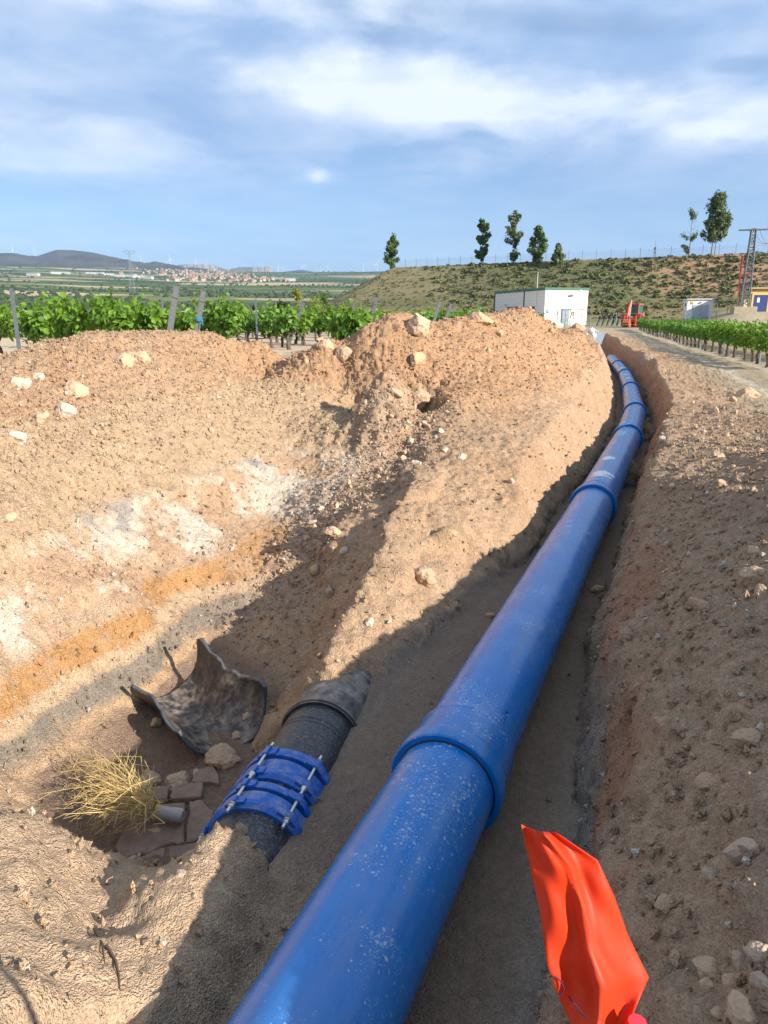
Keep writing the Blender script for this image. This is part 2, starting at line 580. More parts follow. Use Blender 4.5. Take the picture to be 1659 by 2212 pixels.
CSU = [  # (s, u, z) directly
    (-.1, -.55, -.90), (1, -.6, -.90), (2, -.6, -.89), (-1, -.5, -.90), (-2.5, -.4, -.9), (.4, -.72, -.91), (1.2, -.85, -.91), (-.6, -.62, -.91), (2.4, -.75, -.86),
    (-.05, -.74, -.92), (.8, -.83, -.92), (-.3, -1.35, -1.40), (.3, -1.42, -1.42), (.9, -1.55, -1.42), (1.3, -1.62, -1.36),
    (0, 0, -.9), (1.5, 0, -.9), (3, -.3, -.88), (4, -.4, -.8), (-2, 0, -.9), (-3.5, 0, -.9),
    (-2.6, -.6, -.72), (-2.6, -1.2, -.3), (-2.6, -2.2, 0), (-3.5, -1.2, -.2), (-1.6, -2.2, -.35), (-1.3, -2.9, -.4), (-1.2, -3.6, .1), (-2.5, -4, .6), (-.6, -3.1, -.8), (-.4, -2.7, -1.2),
    (0, -4.6, .5), (0, -6, .95), (1.5, -6.4, 1.0), (-2, -6.2, .9), (-4, -2, .3), (-4, -5, .7), (-4, -8, .5), (0, -8.5, .55), (3, -8.6, .55), (6, -8.6, .55), (9, -8.2, .5), (8.5, -6.8, .8),
    (9.6, -5.2, .55), (10.5, -4.2, .8), (11, -6.8, .5), (14, -5.5, .5), (14, -4, .7), (17, -4.4, .55), (20, -5.5, .5), (25, -4.5, .5), (12, -8.5, .5), (20, -8.5, .5), (30, -8.5, .5), (40, -8.5, .5), (55, -8.5, .5), (70, -8.5, .5),
    (12, -.75, .1), (16, -.75, .1), (20, -.75, .1), (25, -.8, .1), (30, -.9, .1), (40, -.9, .1), (14, -1.3, .75), (18, -1.2, .6), (22, -1.3, .5), (36, -2, .6), (45, -2, .4), (60, -2, .3), (72, -2, .3), (30, -2, .7), (34, -4.5, .45), (50, -5, .4),
    # right bank and its spoil
    (-3.5, .95, -.15), (-3, 1.3, -.02), (-2, 1.0, -.10), (-1, 1.0, -.05), (0, 1.0, .02), (1, 1.0, 0), (2, 1.0, 0), (3, 1.0, .05), (4, 1.0, .04), (5.2, 1.0, .07), (7, 1.0, .05), (9, 1.0, 0),
    (-2, 1.3, .16), (-1, 1.3, .25), (0, 1.35, .31), (1, 1.4, .34), (2.2, 1.4, .22), (3.4, 1.4, .25), (4.6, 1.5, .20), (6, 1.7, .15), (8, 2.0, .04), (10, 2.3, .04),
    (-3, 2.0, .30), (-1, 1.9, .50), (1, 2.0, .57), (3, 2.0, .50), (5, 2.2, .42), (7, 2.6, .30), (9, 3.0, .28), (10.8, 3.3, .10),
    (-3, 2.8, .28), (0, 2.8, .50), (3, 2.8, .66), (6, 3.1, .58), (8, 3.6, .45), (10, 4, .22), (-2, 4.5, .2), (3, 4.5, .3), (7, 5, .2), (-2, 7.5, 0), (3, 7.5, 0), (8, 7.5, 0), (12, 3.2, 0), (12, 5, 0),
    (12, 1, 0), (12, 1.9, 0), (16, 1, 0), (16, 3, 0), (20, 1, 0), (20, 4, 0), (26, 1, 0), (26, 4, 0), (34, 1, 0), (34, 4, 0), (45, 1, .0), (45, 4, 0), (60, 1, .05), (60, 4, .05), (73, 0, .1), (73, 4, .1),
    (14, 7.5, 0), (22, 7.5, 0), (34, 7.5, 0), (50, 7.5, 0), (72, 7.5, .1),
]
_pts = []
for c in CPX:
    p = at(*c); s_, u_ = xy2su(p[0], p[1]); _pts.append((s_, u_, c[2]))
for c in CPY:
    p = atY(*c); s_, u_ = xy2su(p[0], p[1]); _pts.append((s_, u_, p[2]))
_pts += CSU
_pts = np.array(_pts)
_W = np.array([0.75, 1.0])


def rbf_fit(P):
    X = P[:, :2] * _W
    D = np.sqrt(np.sum((X[:, None] - X[None]) ** 2, axis=2) + 0.012)
    n = len(P)
    A = np.zeros((n + 3, n + 3))
    A[:n, :n] = -D + 0.012 * np.eye(n)
    A[:n, n] = 1; A[:n, n + 1:] = X; A[n, :n] = 1; A[n + 1:, :n] = X.T
    w = np.linalg.solve(A, np.concatenate([P[:, 2], np.zeros(3)]))
    return X, w


_RX, _RW = rbf_fit(_pts)


def rbf_eval(s, u):
    q = np.stack([s.ravel(), u.ravel()], 1) * _W
    out = np.empty(len(q))
    for a in range(0, len(q), 40000):
        b = q[a:a + 40000].astype(np.float32)
        D = np.sqrt(((b[:, None, 0] - _RX[None, :, 0].astype(np.float32)) ** 2 + (b[:, None, 1] - _RX[None, :, 1].astype(np.float32)) ** 2) + 0.012)
        out[a:a + 40000] = -D @ _RW[:-3].astype(np.float32) + _RW[-3] + b @ _RW[-2:].astype(np.float32)
    return out.reshape(s.shape)


def smin(a, b, k):
    h = np.clip(0.5 + 0.5 * (b - a) / k, 0, 1)
    return b * (1 - h) + a * h - k * h * (1 - h)


def grow(a, b, d0, rate, dmax):
    v = [a]; d = d0
    while v[-1] < b:
        v.append(v[-1] + d); d = min(d * rate, dmax)
    return v


S_ = np.array([*np.arange(-6.0, -2.6, 0.07), *np.arange(-2.6, 9.0, 0.0185), *grow(9.0, 73.0, 0.019, 1.014, 0.6)])
U_ = np.array([*(-np.array(grow(7.0, 10.5, 0.03, 1.08, 0.4))[::-1][:-1]), *np.arange(-7.0, 2.7, 0.0205), *grow(2.7, 8.2, 0.022, 1.05, 0.22)])
GS, GU = np.meshgrid(S_, U_, indexing='ij')
_cs = S_[::3] if (len(S_) - 1) % 3 == 0 else np.append(S_[::3], S_[-1])
_cu = U_[::3] if (len(U_) - 1) % 3 == 0 else np.append(U_[::3], U_[-1])
_zc = rbf_eval(*np.meshgrid(_cs, _cu, indexing='ij'))
# bilinear upsample of the smooth base
_ti = np.array([np.interp(S_, _cs, _zc[:, j]) for j in range(len(_cu))])           # (cu, S)
Zb = np.array([np.interp(U_, _cu, _ti[:, i]) for i in range(len(S_))])             # (S, U)
GX, GY = su2xy(GS, GU)
# wandering trench edges
wob = 0.05 * pn(GS * 0.9, 0.3, 4.4) + 0.03 * pn(GS * 2.7, 1.3, 8.8)
uL = np.interp(GS, [-.7, .1, 2.2, 4.0, 8, 80], [-0.47, -1.6, -1.6, -0.50, -0.46, -0.46]) + wob
uR = np.interp(GS, [-3, 0.3, 1.2, 2.4, 8, 80], [0.66, 0.62, 0.51, 0.42, 0.39, 0.42]) + 0.05 * pn(GS * 0.8, 7.3, 2.2) + 0.02 * pn(GS * 3.1, 2.3, 6.1)
stR = 3.1 + 0.6 * pn(GS * 0.6, 3.3, 1.0)
carve = FLOOR_Z + np.maximum(0, (uL - GU) * 2.5) + np.maximum(0, (GU - uR) * stR)
Z0 = smin(Zb, carve, 0.10)
# earth still lying over the old pipe at both ends
_bd = (BP1 - BP0).normalized(); _bh = math.hypot(_bd.x, _bd.y)
bT = ((GX - BP0.x) * _bd.x + (GY - BP0.y) * _bd.y) / _bh
bR = ((GX - BP0.x) * _bd.y - (GY - BP0.y) * _bd.x) / _bh


def smax(a, b, k): return -smin(-a, -b, k)


_n1 = pn(GX * 2.5, GY * 2.5, 0.7); _n2 = pn(GX * 6, GY * 6, 3.7)
_tN = 1.63 + 0.10 * _n2; _tR = 3.30 + 0.10 * _n2 + .22 * sstep(bR, -.05, .22)
near_ = -0.69 - np.maximum(0, bT - _tN) * 2.2 + 0.05 * np.clip(_tN - bT, 0, 1) + .05 * _n1 - np.maximum(0, bR - (0.02 + 0.16 * (_tN - bT))) * 1.5 - np.maximum(0, -bR - .05) * (.30 + 1.3 * sstep(bT, 1.15, 1.5))
ridge_ = -0.73 - np.maximum(0, _tR - bT) * 1.1 + 0.20 * np.clip(bT - _tR, 0, 3) + .05 * _n1 - np.maximum(0, bR - .10) * 0.7 - np.maximum(0, -bR - .10) * 1.3
Z0 = smax(Z0, near_, 0.03)
Z0 = smax(Z0, ridge_, 0.04)
inb = ((np.abs(GU) < 1.6) & (Z0 < FLOOR_Z + 0.35))


def grid_normals(X, Y, Z):
    P = np.stack([X, Y, Z], -1)
    a = np.gradient(P, axis=0); b = np.gradient(P, axis=1)
    n = np.cross(b, a)
    n /= np.linalg.norm(n, axis=2)[..., None] + 1e-12
    n *= np.sign(n[..., 2:3] + 1e-9)
    return n


Nn = grid_normals(GX, GY, Z0)
steep = 1 - Nn[..., 2]
# how rough each zone is
flat_sand = sstep(0.12 - np.abs(Z0 - FLOOR_Z + 0.0), 0.0, 0.08) * sstep(1.5 - np.abs(GU + 0.2), 0, 0.4) * (steep < 0.25)
hole = sstep(-1.27 - Z0, 0.0, 0.1)
road = sstep(GU, 2.2, 3.0) * sstep(GS, 10, 13)
rough = 1.0 - 0.85 * flat_sand - 0.75 * hole * (steep < 0.5) - 0.45 * road
nearm = sstep(-.25 - GS, 0, .5) * sstep(-GU, .25, .5)
rough = np.clip(rough * (1 - .25 * nearm), 0.12, 1)
heap = sstep(Z0, 0.15, 0.6) * (GU < -0.8)
rbank = sstep(GU, 0.4, 0.7) * (GS < 12)
x, y, z = GX, GY, Z0
d = 0.075 * fbm(x * 1.5, y * 1.5, z * 1.5, 3) + 0.045 * fbm(x * 5, y * 5, z * 5, 2)


def worley(X, Y, Z, jit=.9):
    """distance to the nearest and second nearest feature point"""
    xi = np.floor(X).astype(np.int32); yi = np.floor(Y).astype(np.int32); zi = np.floor(Z).astype(np.int32)
    f1 = np.full(X.shape, 9., np.float32); f2 = f1.copy(); cid = np.zeros(X.shape, np.int32)
    for a in (-1, 0, 1):
        for b in (-1, 0, 1):
            for c in (-1, 0, 1):
                h = _PERM[_PERM[_PERM[(xi + a) & 255] + ((yi + b) & 255)] + ((zi + c) & 255)]
                g = _G[h] * .5 * jit
                dd = np.sqrt((xi + a + .5 + g[..., 0] - X) ** 2 + (yi + b + .5 + g[..., 1] - Y) ** 2 + (zi + c + .5 + g[..., 2] - Z) ** 2).astype(np.float32)
                nw = dd < f1
                f2 = np.where(nw, f1, np.minimum(f2, dd)); cid = np.where(nw, h, cid); f1 = np.where(nw, dd, f1)
    return f1, f2, cid


wx = x + .03 * pn(x * 8, y * 8, z * 8); wy = y + .03 * pn(x * 8 + 40, y * 8, z * 8)
wf1, wf2, wid = worley(wx * 6.5, wy * 6.5, z * 6.5)
vf1, vf2, vid = worley(wx * 15, wy * 15, z * 15)
zone_c = .35 + .65 * sstep(fbm(x * .9, y * .9, z * .9 + 4, 2), -.25, .25)
lumpy = (np.clip(wf2 - wf1, 0, .55) * 1.2 - .25) * (.3 + .7 * (wid % 7) / 6) * .068 * zone_c + (np.clip(vf2 - vf1, 0, .5) * 1.2 - .2) * (.2 + .8 * (vid % 5) / 4) * .042
clod = np.abs(fbm(x * 7.5 + 3, y * 7.5, z * 7.5, 3, 0.55))
d += (0.030 + 0.030 * heap) * (0.30 - clod) + lumpy * (.75 + .5 * heap) * (1 - .5 * rbank)
d += 0.020 * fbm(x * 22, y * 22, z * 22, 2, 0.6) + 0.016 * np.abs(pn(x * 38, y * 38, z * 38))
# rills running down the faces
rill = pn(GS * 4.0 + 0.4 * pn(x, y, z), z * 0.8, 3.0) + 0.6 * pn(GS * 10, z * 1.6, 7.0)
d += 0.030 * rill * sstep(steep, 0.2, 0.5)
# slabs and notches on the right bank and along the ridge
led = fbm(x * 3.1, y * 3.1, z * 9.0, 3)
d += 0.05 * led * rbank * sstep(steep, 0.1, 0.4)
lump = fbm(x * 2.6 + 9, y * 2.6, z * 2.6, 2)
d += 0.13 * np.maximum(0, lump - 0.05) * sstep(steep, 0.12, 0.35) * (GU < -0.9) * (GS > 2)
slope_m = sstep(-GU, .8, 1.3) * sstep(4.6 + GU, 0, .5) * sstep(GS, 2.6, 3.6) * sstep(15 - GS, 0, 3) * sstep(steep, .08, .25) * sstep(.8 - z, 0, .3) * sstep(z, -.85, -.55)
d += .13 * (.45 - 2 * np.abs(fbm(x * 1.3 + 5, y * 1.3, z * 1.0, 3))) * slope_m + .05 * (.4 - 2 * np.abs(fbm(x * 3.7, y * 3.7 + 8, z * 2.5, 2))) * slope_m
d *= rough
d += 0.004 * fbm(x * 30, y * 30, z * 30, 2)
# wheel ruts in the lane
rut = np.exp(-((GU - 2.75 - 0.12 * pn(GS * .2, 1, 1)) / 0.28) ** 2) + np.exp(-((GU - 4.15 - 0.12 * pn(GS * .2, 5, 1)) / 0.28) ** 2)
d -= 0.035 * rut * road
PX, PY, PZ = x + Nn[..., 0] * d, y + Nn[..., 1] * d, z + Nn[..., 2] * d
# keep soil out of the black pipe's flank on the hole side, and sand on its shoulder
GP = np.stack([PX, PY, PZ], -1)
Nf = grid_normals(PX, PY, PZ)

# ---------------------------------------------------------------- soil colours (dry albedo)
def C3(*c): return np.array(c, dtype=np.float32)


def mixc(a, b, t): return a * (1 - t[..., None]) + b * t[..., None]


nz1 = fbm(PX * 0.9, PY * 0.9, PZ * 0.9, 4)
nz2 = fbm(PX * 3.2, PY * 3.2, PZ * 3.2, 4)
nz3 = fbm(PX * 9, PY * 9, PZ * 9, 3)
alb = np.empty(GP.shape, np.float32); alb[:] = C3(.450, .300, .188)
alb = mixc(alb, C3(.430, .270, .160), sstep(nz1 + .3 * nz2, -0.1, 0.5))
alb = mixc(alb, C3(.51, .37, .245), sstep(nz2 - .2 * nz1, 0.1, 0.6) * .6)
# spoil heap: redder
alb = mixc(alb, C3(.465, .275, .155), heap * sstep(GS, 5.5, 8) * sstep(-GU, 0.9, 1.3) * (0.75 + .25 * nz2))
# strata of the left cut
wall = sstep(-GU, 2.75, 3.0) * sstep(8.5 - GS, 0, 2.0) * sstep(GS, -3, -1.5)
zz = PZ + 0.09 * nz1 + 0.05 * nz2 + 0.02 * (GS - 2) * 0.0
zo = PZ + 0.03 * nz1 + 0.02 * nz2
def bando(lo, hi, w=0.014): return sstep(zo, lo - w, lo + w) * (1 - sstep(zo, hi - w, hi + w))
def band(lo, hi, w=0.05): return sstep(zz, lo - w, lo + w) * (1 - sstep(zz, hi - w, hi + w))
alb = mixc(alb, C3(.465, .325, .205), wall * band(-.3, .6))
alb = mixc(alb, C3(.60, .52, .42), wall * band(-.72, -.20, .08) * sstep(nz1 * .8 + .7 * nz2 + .3 * nz3 + .18, -0.05, 0.5) * .9)
alb = mixc(alb, C3(.30, .27, .25), wall * band(-.40, -.15, .06) * sstep(nz1 - .25 + .5 * nz2, 0, 0.15) * .7)
alb = mixc(alb, C3(.44, .235, .095), wall * bando(-.99, -.80) * sstep(nz2 + .6 * nz3 + .5, 0, .5) * .95)
alb = mixc(alb, C3(.50, .36, .23), wall * band(-1.10, -1.0, .03) * .8)
alb = mixc(alb, C3(.215, .185, .15), wall * bando(-1.27, -1.10) * sstep(nz2 + .6, 0, .3) * .9)
alb = mixc(alb, C3(.44, .29, .165), wall * band(-1.45, -1.27, .03) * .8)
# floor mud
alb = mixc(alb, C3(.245, .165, .115), hole * sstep(Nf[..., 2], .6, .85) * (GU > -3.0) * sstep(2.6 - GS, 0, .6))
# bedding sand round the pipes
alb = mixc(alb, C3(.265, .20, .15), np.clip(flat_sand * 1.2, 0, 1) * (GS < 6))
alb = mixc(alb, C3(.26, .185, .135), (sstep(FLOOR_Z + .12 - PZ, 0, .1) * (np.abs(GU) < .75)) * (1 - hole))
# gravel fan
fan = np.exp(-((GS - 4.6) / 2.0) ** 2 - ((GU + 2.75) / .65) ** 2)
alb = mixc(alb, C3(.45, .315, .22), np.clip(fan * 1.1, 0, 1) * .7)
# right bank
alb = mixc(alb, C3(.39, .27, .178), rbank * .8)
alb = mixc(alb, C3(.37, .205, .125), rbank * sstep(PZ, -.75, -.55) * (1 - sstep(PZ, -.2, .0)) * sstep(nz1 + .4 * nz2 + .15, 0, .3))
alb = mixc(alb, C3(.30, .265, .225), rbank * (1 - sstep(PZ, -.68, -.52)) * .8)
rw = (GU > .4) & (GS >= 8)
alb = mixc(alb, C3(.40, .225, .135), rw * sstep(0.0 - PZ, .05, .3) * (0.6 + .4 * sstep(nz2, -.2, .3)))
alb = mixc(alb, C3(.33, .22, .15), sstep(PZ, .05, .3) * (GU > 1) * sstep(nz1, -.1, .4) * .6)
alb = mixc(alb, C3(.485, .345, .225), nearm * .8)
# lane
lane = sstep(GU, 1.6, 2.2) * sstep(GS, 9, 12)
alb = mixc(alb, C3(.40, .32, .215), lane * .7)
alb = mixc(alb, C3(.52, .45, .34), np.clip(rut, 0, 1) * road * .9)
alb = mixc(alb, C3(.21, .22, .09), np.exp(-((GU - 3.45) / .35) ** 2) * road * sstep(nz2 + .3 * nz3, .0, .3) * .7)
# vineyard soil on the left
vy = sstep(-GU, 5.2, 7.5) * sstep(.75 - PZ, 0, .15)
alb = mixc(alb, C3(.50, .385, .265), vy)
alb = np.clip(alb * (1 + .10 * nz3[..., None]), 0.02, .8)

ns, nu = GS.shape
idx = np.arange(ns * nu).reshape(ns, nu)
quads = np.stack([idx[:-1, :-1], idx[:-1, 1:], idx[1:, 1:], idx[1:, :-1]], -1).reshape(-1, 4)
soil = soil_mat()
ground_me = np_mesh('ground', GP.reshape(-1, 3), quads[:, ::-1], [soil], True)


def put_albedo(me, a):
    at_ = me.attributes.new('albedo', 'FLOAT_COLOR', 'POINT')
    buf = np.ones((len(me.vertices), 4), np.float32); buf[:, :3] = a.reshape(-1, 3)
    at_.data.foreach_set('color', buf.ravel())


put_albedo(ground_me, alb)
ground = tag(obj('ground', ground_me), kind='structure')

# picture -> ground lookup
_gx, _gy, _gw = proj(GP.reshape(-1, 3))
_ok = _gw > 0.3
_gi = np.nonzero(_ok & (_gx > -150) & (_gx < 1810) & (_gy > 500) & (_gy < 2500))[0]
_gx, _gy, _gw = _gx[_gi], _gy[_gi], _gw[_gi]
_gP = GP.reshape(-1, 3)[_gi]; _gN = Nf.reshape(-1, 3)[_gi]


def hit(px, py):
    """front-most ground point under a picture position"""
    for rad in (4, 8, 16, 40):
        q = np.nonzero((np.abs(_gx - px) < rad) & (np.abs(_gy - py) < rad))[0]
        if len(q): break
    w = _gw[q]
    q = q[w < w.min() + 0.35 + 0.02 * w.min()]
    dd = (_gx[q] - px) ** 2 + (_gy[q] - py) ** 2
    j = q[np.argmin(dd)]
    return _gP[j].copy(), _gN[j].copy(), float(_gw[j])


def gz(s, u):
    """ground height at (s, u)"""
    i = np.clip(np.searchsorted(S_, s), 0, ns - 1); j = np.clip(np.searchsorted(U_, u), 0, nu - 1)
    return float(PZ[i, j])

# ================================================================ pipes
def pvc_mat(name, dust, spots):
    M = bpy.data.materials.new(name); M.use_nodes = True
    nt = M.node_tree; N, Lk = nt.nodes, nt.links
    b = N['Principled BSDF']
    b.inputs['Specular IOR Level'].default_value = 0.45
    tc = N.new('ShaderNodeTexCoord')

    def noise(scale, detail=5, rough=0.6, sc=None):
        src = tc.outputs['Object']
        if sc:
            mp = N.new('ShaderNodeMapping'); mp.inputs['Scale'].default_value = sc; Lk.new(src, mp.inputs[0]); src = mp.outputs[0]
        n = N.new('ShaderNodeTexNoise'); n.inputs['Scale'].default_value = scale; n.inputs['Detail'].default_value = detail; n.inputs['Roughness'].default_value = rough
        Lk.new(src, n.inputs[0]); return n

    def mr(x, lo, hi, a=0.0, c=1.0):
        n = N.new('ShaderNodeMapRange'); Lk.new(x, n.inputs[0])
        for i, v in enumerate((lo, hi, a, c)): n.inputs[i + 1].default_value = v
        return n.outputs[0]

    def mth(op, a, c):
        n = N.new('ShaderNodeMath'); n.operation = op
        for i, v in enumerate((a, c)):
            if isinstance(v, (int, float)): n.inputs[i].default_value = v
            else: Lk.new(v, n.inputs[i])
        return n.outputs[0]

    def mixc_(f, a, c):
        n = N.new('ShaderNodeMixRGB'); Lk.new(f, n.inputs[0])
        for i, v in ((1, a), (2, c)):
            if isinstance(v, tuple): n.inputs[i].default_value = (*v, 1)
            else: Lk.new(v, n.inputs[i])
        return n.outputs[0]
    # dried splash marks
    wn = noise(55, 2, 0.5)
    off = N.new('ShaderNodeVectorMath'); off.operation = 'MULTIPLY_ADD'
    Lk.new(wn.outputs['Color'], off.inputs[0]); off.inputs[1].default_value = (0.022,) * 3; Lk.new(tc.outputs['Object'], off.inputs[2])
    vo = N.new('ShaderNodeTexVoronoi'); vo.inputs['Scale'].default_value = 48; Lk.new(off.outputs[0], vo.inputs[0])
    vo2 = N.new('ShaderNodeTexVoronoi'); vo2.inputs['Scale'].default_value = 110; Lk.new(off.outputs[0], vo2.inputs[0])
    patch = mr(noise(3.0, 3).outputs[0], 0.40, 0.62)
    g = N.new('ShaderNodeNewGeometry'); sp = N.new('ShaderNodeSeparateXYZ'); Lk.new(g.outputs['Normal'], sp.inputs[0])
    up = mr(sp.outputs[2], -0.15, 0.75)
    thr = mth('MULTIPLY', mth('MULTIPLY', mth('ADD', mth('MULTIPLY', patch, 1.25), 0.10), up), spots)
    d1 = mth('LESS_THAN', vo.outputs['Distance'], mth('MULTIPLY', thr, 0.30))
    d2 = mth('LESS_THAN', vo2.outputs['Distance'], mth('MULTIPLY', thr, 0.24))
    rnd = N.new('ShaderNodeSeparateColor'); Lk.new(vo.outputs['Color'], rnd.inputs[0])
    d1 = mth('MULTIPLY', d1, mr(rnd.outputs[0], 0.35, 0.9, 0.0, 0.75))
    spots_m = mth('MAXIMUM', d1, mth('MULTIPLY', d2, 0.55))
    base = mixc_(mr(noise(4, 5).outputs[0], 0.3, 0.7), (0.000, 0.135, 0.43), (0.000, 0.165, 0.51))
    # long dust streaks along the pipe
    st = mr(noise(6, 6, 0.65, (1.0, 0.15, 1.0)).outputs[0], 0.42 - .1 * dust, 0.9)
    df = mth('MULTIPLY', mth('MULTIPLY', st, up), 0.25 + dust)
    c1 = mixc_(df, base, (0.30, 0.29, 0.28))
    c2 = mixc_(mth('MULTIPLY', spots_m, 0.8), c1, (0.50, 0.56, 0.62))
    Lk.new(c2, b.inputs['Base Color'])
    rg = mth('ADD', mr(noise(9, 6, 0.7).outputs[0], 0.3, 0.7, 0.18, 0.30), mth('MULTIPLY', mth('MAXIMUM', df, spots_m), 0.4))
    Lk.new(rg, b.inputs['Roughness'])
    bp = N.new('ShaderNodeBump'); bp.inputs['Strength'].default_value = 0.12; bp.inputs['Distance'].default_value = 0.01
    Lk.new(noise(5, 3, 0.5).outputs[0], bp.inputs['Height']); Lk.new(bp.outputs[0], b.inputs['Normal'])
    return M


PVC = pvc_mat('blue_pvc', 0.2, 1.0)
PVC2 = pvc_mat('blue_pvc_dusty', 0.35, 0.35)
PRINT = mat('black_print', (0.012, 0.012, 0.016), 0.6)
PAINT = mat('white_paint', (0.72, 0.72, 0.70), 0.6, var=0.1, vscale=30)
BELLS = [Vector((p[0], p[1], PIPE_Z)) for p in AXP[2:13]]


def pipe_frame(a, b):
    yv = (b - a).normalized()
    xv = yv.cross(Vector((0, 0, 1))).normalized()
    zv = xv.cross(yv)
    M = Matrix((xv, yv, zv)).transposed().to_4x4()
    M.translation = a
    return M


def pipe_ta(px, py, a, b, r):
    """where a picture ray meets a pipe: distance along it and angle from its top"""
    Mi = pipe_frame(a, b).inverted()
    o = Mi @ Vector((0, 0, EYE))
    dv = Mi.to_3x3() @ Vector(FWD + RTV * (px - CX) / F0 - UPV * (py - CY) / F0)
    A = dv.x ** 2 + dv.z ** 2; Bq = 2 * (o.x * dv.x + o.z * dv.z); Cq = o.x ** 2 + o.z ** 2 - r * r
    disc = max(Bq * Bq - 4 * A * Cq, 0)
    k = (-Bq - math.sqrt(disc)) / (2 * A)
    h = o + dv * k
    return h.y, math.atan2(h.x, h.z)


def decal(parent, name, material, cells, r, n=3):
    """cells: list of (t0, t1, a0, a1) patches lying on a cylinder about local Y"""
    mb = MB()
    for (t0, t1, a0, a1) in cells:
        vs = []
        for t in (t0, t1):
            for i in range(n + 1):
                a = a0 + (a1 - a0) * i / n
                vs.append((r * math.sin(a), t, r * math.cos(a)))
        mb.add(vs, [(i, i + 1, n + 2 + i, n + 1 + i) for i in range(n)])
    return mb.build(name, material, parent, smooth=True)


def paint_marks(parent, strokes, r):
    """brushed marks: tapering fingers across the pipe"""
    mb = MB()
    for (t, a0, a1, w, seed) in strokes:
        rr = random.Random(seed)
        n = 16
        lo, hi = [], []
        for i in range(n + 1):
            q = i / n
            a = a0 + (a1 - a0) * q
            ww = w * (math.sin(math.pi * min(1, q * 1.15 + 0.08)) ** 0.6 if q < .8 else 0.55 * (1 - q) / .2 + .05)
            lo.append((a, t - ww * (0.5 + 0.25 * rr.random()))); hi.append((a, t + ww * (0.5 + 0.25 * rr.random())))
        vs = [(r * math.sin(a), tt, r * math.cos(a)) for (a, tt) in lo + hi]
        mb.add(vs, [(i, i + 1, n + 2 + i, n + 1 + i) for i in range(n)])
    return mb.build('paint_mark', PAINT, parent, smooth=True)


PLABEL = ['glossy blue pipe with splash marks running out of the bottom of the picture',
          'long glossy blue pipe with black printed line between the two nearest collars',
          'blue pipe carrying two large white brushed paint marks',
          'short dusty blue pipe length just past the white painted one',
          'dusty blue pipe length where the line turns left in the trench',
          'farther dusty blue pipe with two small white marks',
          'last blue pipe length disappearing behind the earth heap',
          'blue pipe length far along the trench beyond the heap', 'blue pipe length far along the trench beyond the heap']
for i in range(0, 8):
    a, b = BELLS[i], BELLS[i + 1]
    L = (b - a).length
    root = empty('blue_pipe', label=PLABEL[i], cat='pipe', group='blue pipes laid end to end in the trench')
    root.matrix_world = pipe_frame(a, b)
    m_ = PVC if i < 2 else PVC2
    mb = MB()
    mb.lathe([(PIPE_R, 0.41), (PIPE_R, L * 0.33), (PIPE_R, L * .66), (PIPE_R, L + 0.16)], Matrix(), 72)
    mb.build('pipe_wall', m_, root, smooth=True)
    mb = MB()
    mb.lathe([(0.2515, 0.03), (0.256, 0.002), (0.281, 0.0), (0.288, 0.006), (0.290, 0.02), (0.290, 0.095), (0.286, 0.108), (0.275, 0.120), (0.269, 0.128),
              (0.2675, 0.14), (0.2675, 0.33), (0.2645, 0.345), (0.2575, 0.352), (0.2505, 0.41)], Matrix(), 72)
    so = mb.build('socket', m_, root, smooth=True)
    mb = MB(); mb.lathe([(0.2512, 0.028), (0.2565, 0.004), (0.2512, -0.006)], Matrix(), 48)
    mb.build('rubber_seal', mat('rubber', (0.01, 0.01, 0.012), 0.7), so, smooth=True)
    # two mould ridges beside the collar
    mb = MB(); mb.lathe([(0.2675, 0.327), (0.2695, 0.333), (0.2675, 0.339)], Matrix(), 72)
    mb.build('socket_ridge', m_, so, smooth=True)
    if i in (1, 2):
        rr = random.Random(5 + i)
        cells = []
        spans = [((1060, 1655), (1097, 1532)), ((1183, 1362), (1207, 1302))] if i == 1 else []
        for (p0, p1) in spans:
            t0, a0 = pipe_ta(*p0, a, b, PIPE_R); t1, a1 = pipe_ta(*p1, a, b, PIPE_R)
            t = t0
            while t < t1:
                q = (t - t0) / (t1 - t0); aa = a0 + (a1 - a0) * q
                w = rr.choice([.010, .014, .018]) if q < .80 else 0.03
                if q < .8:
                    for k in range(2):
                        hh = .020 * rr.uniform(.3, 1)
                        o_ = rr.uniform(-.01, .012)
                        cells.append((t + k * w * .4, t + k * w * .4 + w * .3, aa + o_ - hh, aa + o_ + hh))
                elif q > .84:
                    cells.append((t, t + .028, aa - .03, aa + .02))
                t += w + rr.choice([.004, .004, .018])
        if cells:
            tag(decal(root, 'printed_line', PRINT, cells, PIPE_R + 0.0009), kind='stuff')
    if i == 2:
        st = []
        for k, (p, q) in enumerate([((1276, 1010), (1334, 998)), ((1268, 1036), (1325, 1017))]):
            pass
        t0, a0 = pipe_ta(1272, 1038, a, b, PIPE_R); t1, a1 = pipe_ta(1335, 1021, a, b, PIPE_R)
        tm = (t0 + t1) / 2
        st += [(tm + .02, a0, a1, .20, 1), (tm - .16, a0 - .02, a1 - .10, .11, 2)]
        t2, a2 = pipe_ta(1296, 1000, a, b, PIPE_R); t3, a3 = pipe_ta(1334, 983, a, b, PIPE_R)
        st += [((t2 + t3) / 2, a2, a3, .26, 3)]
        for q in st: paint_marks(root, [q], PIPE_R + .001)
    if i == 5:
        for q in [(1.9, -.5, .3, .3, 4), (3.6, -.55, .15, .3, 5)]: paint_marks(root, [q], PIPE_R + .001)
    if i == 6:
        paint_marks(root, [(1.2, -.6, .1, .3, 6)], PIPE_R + .001)

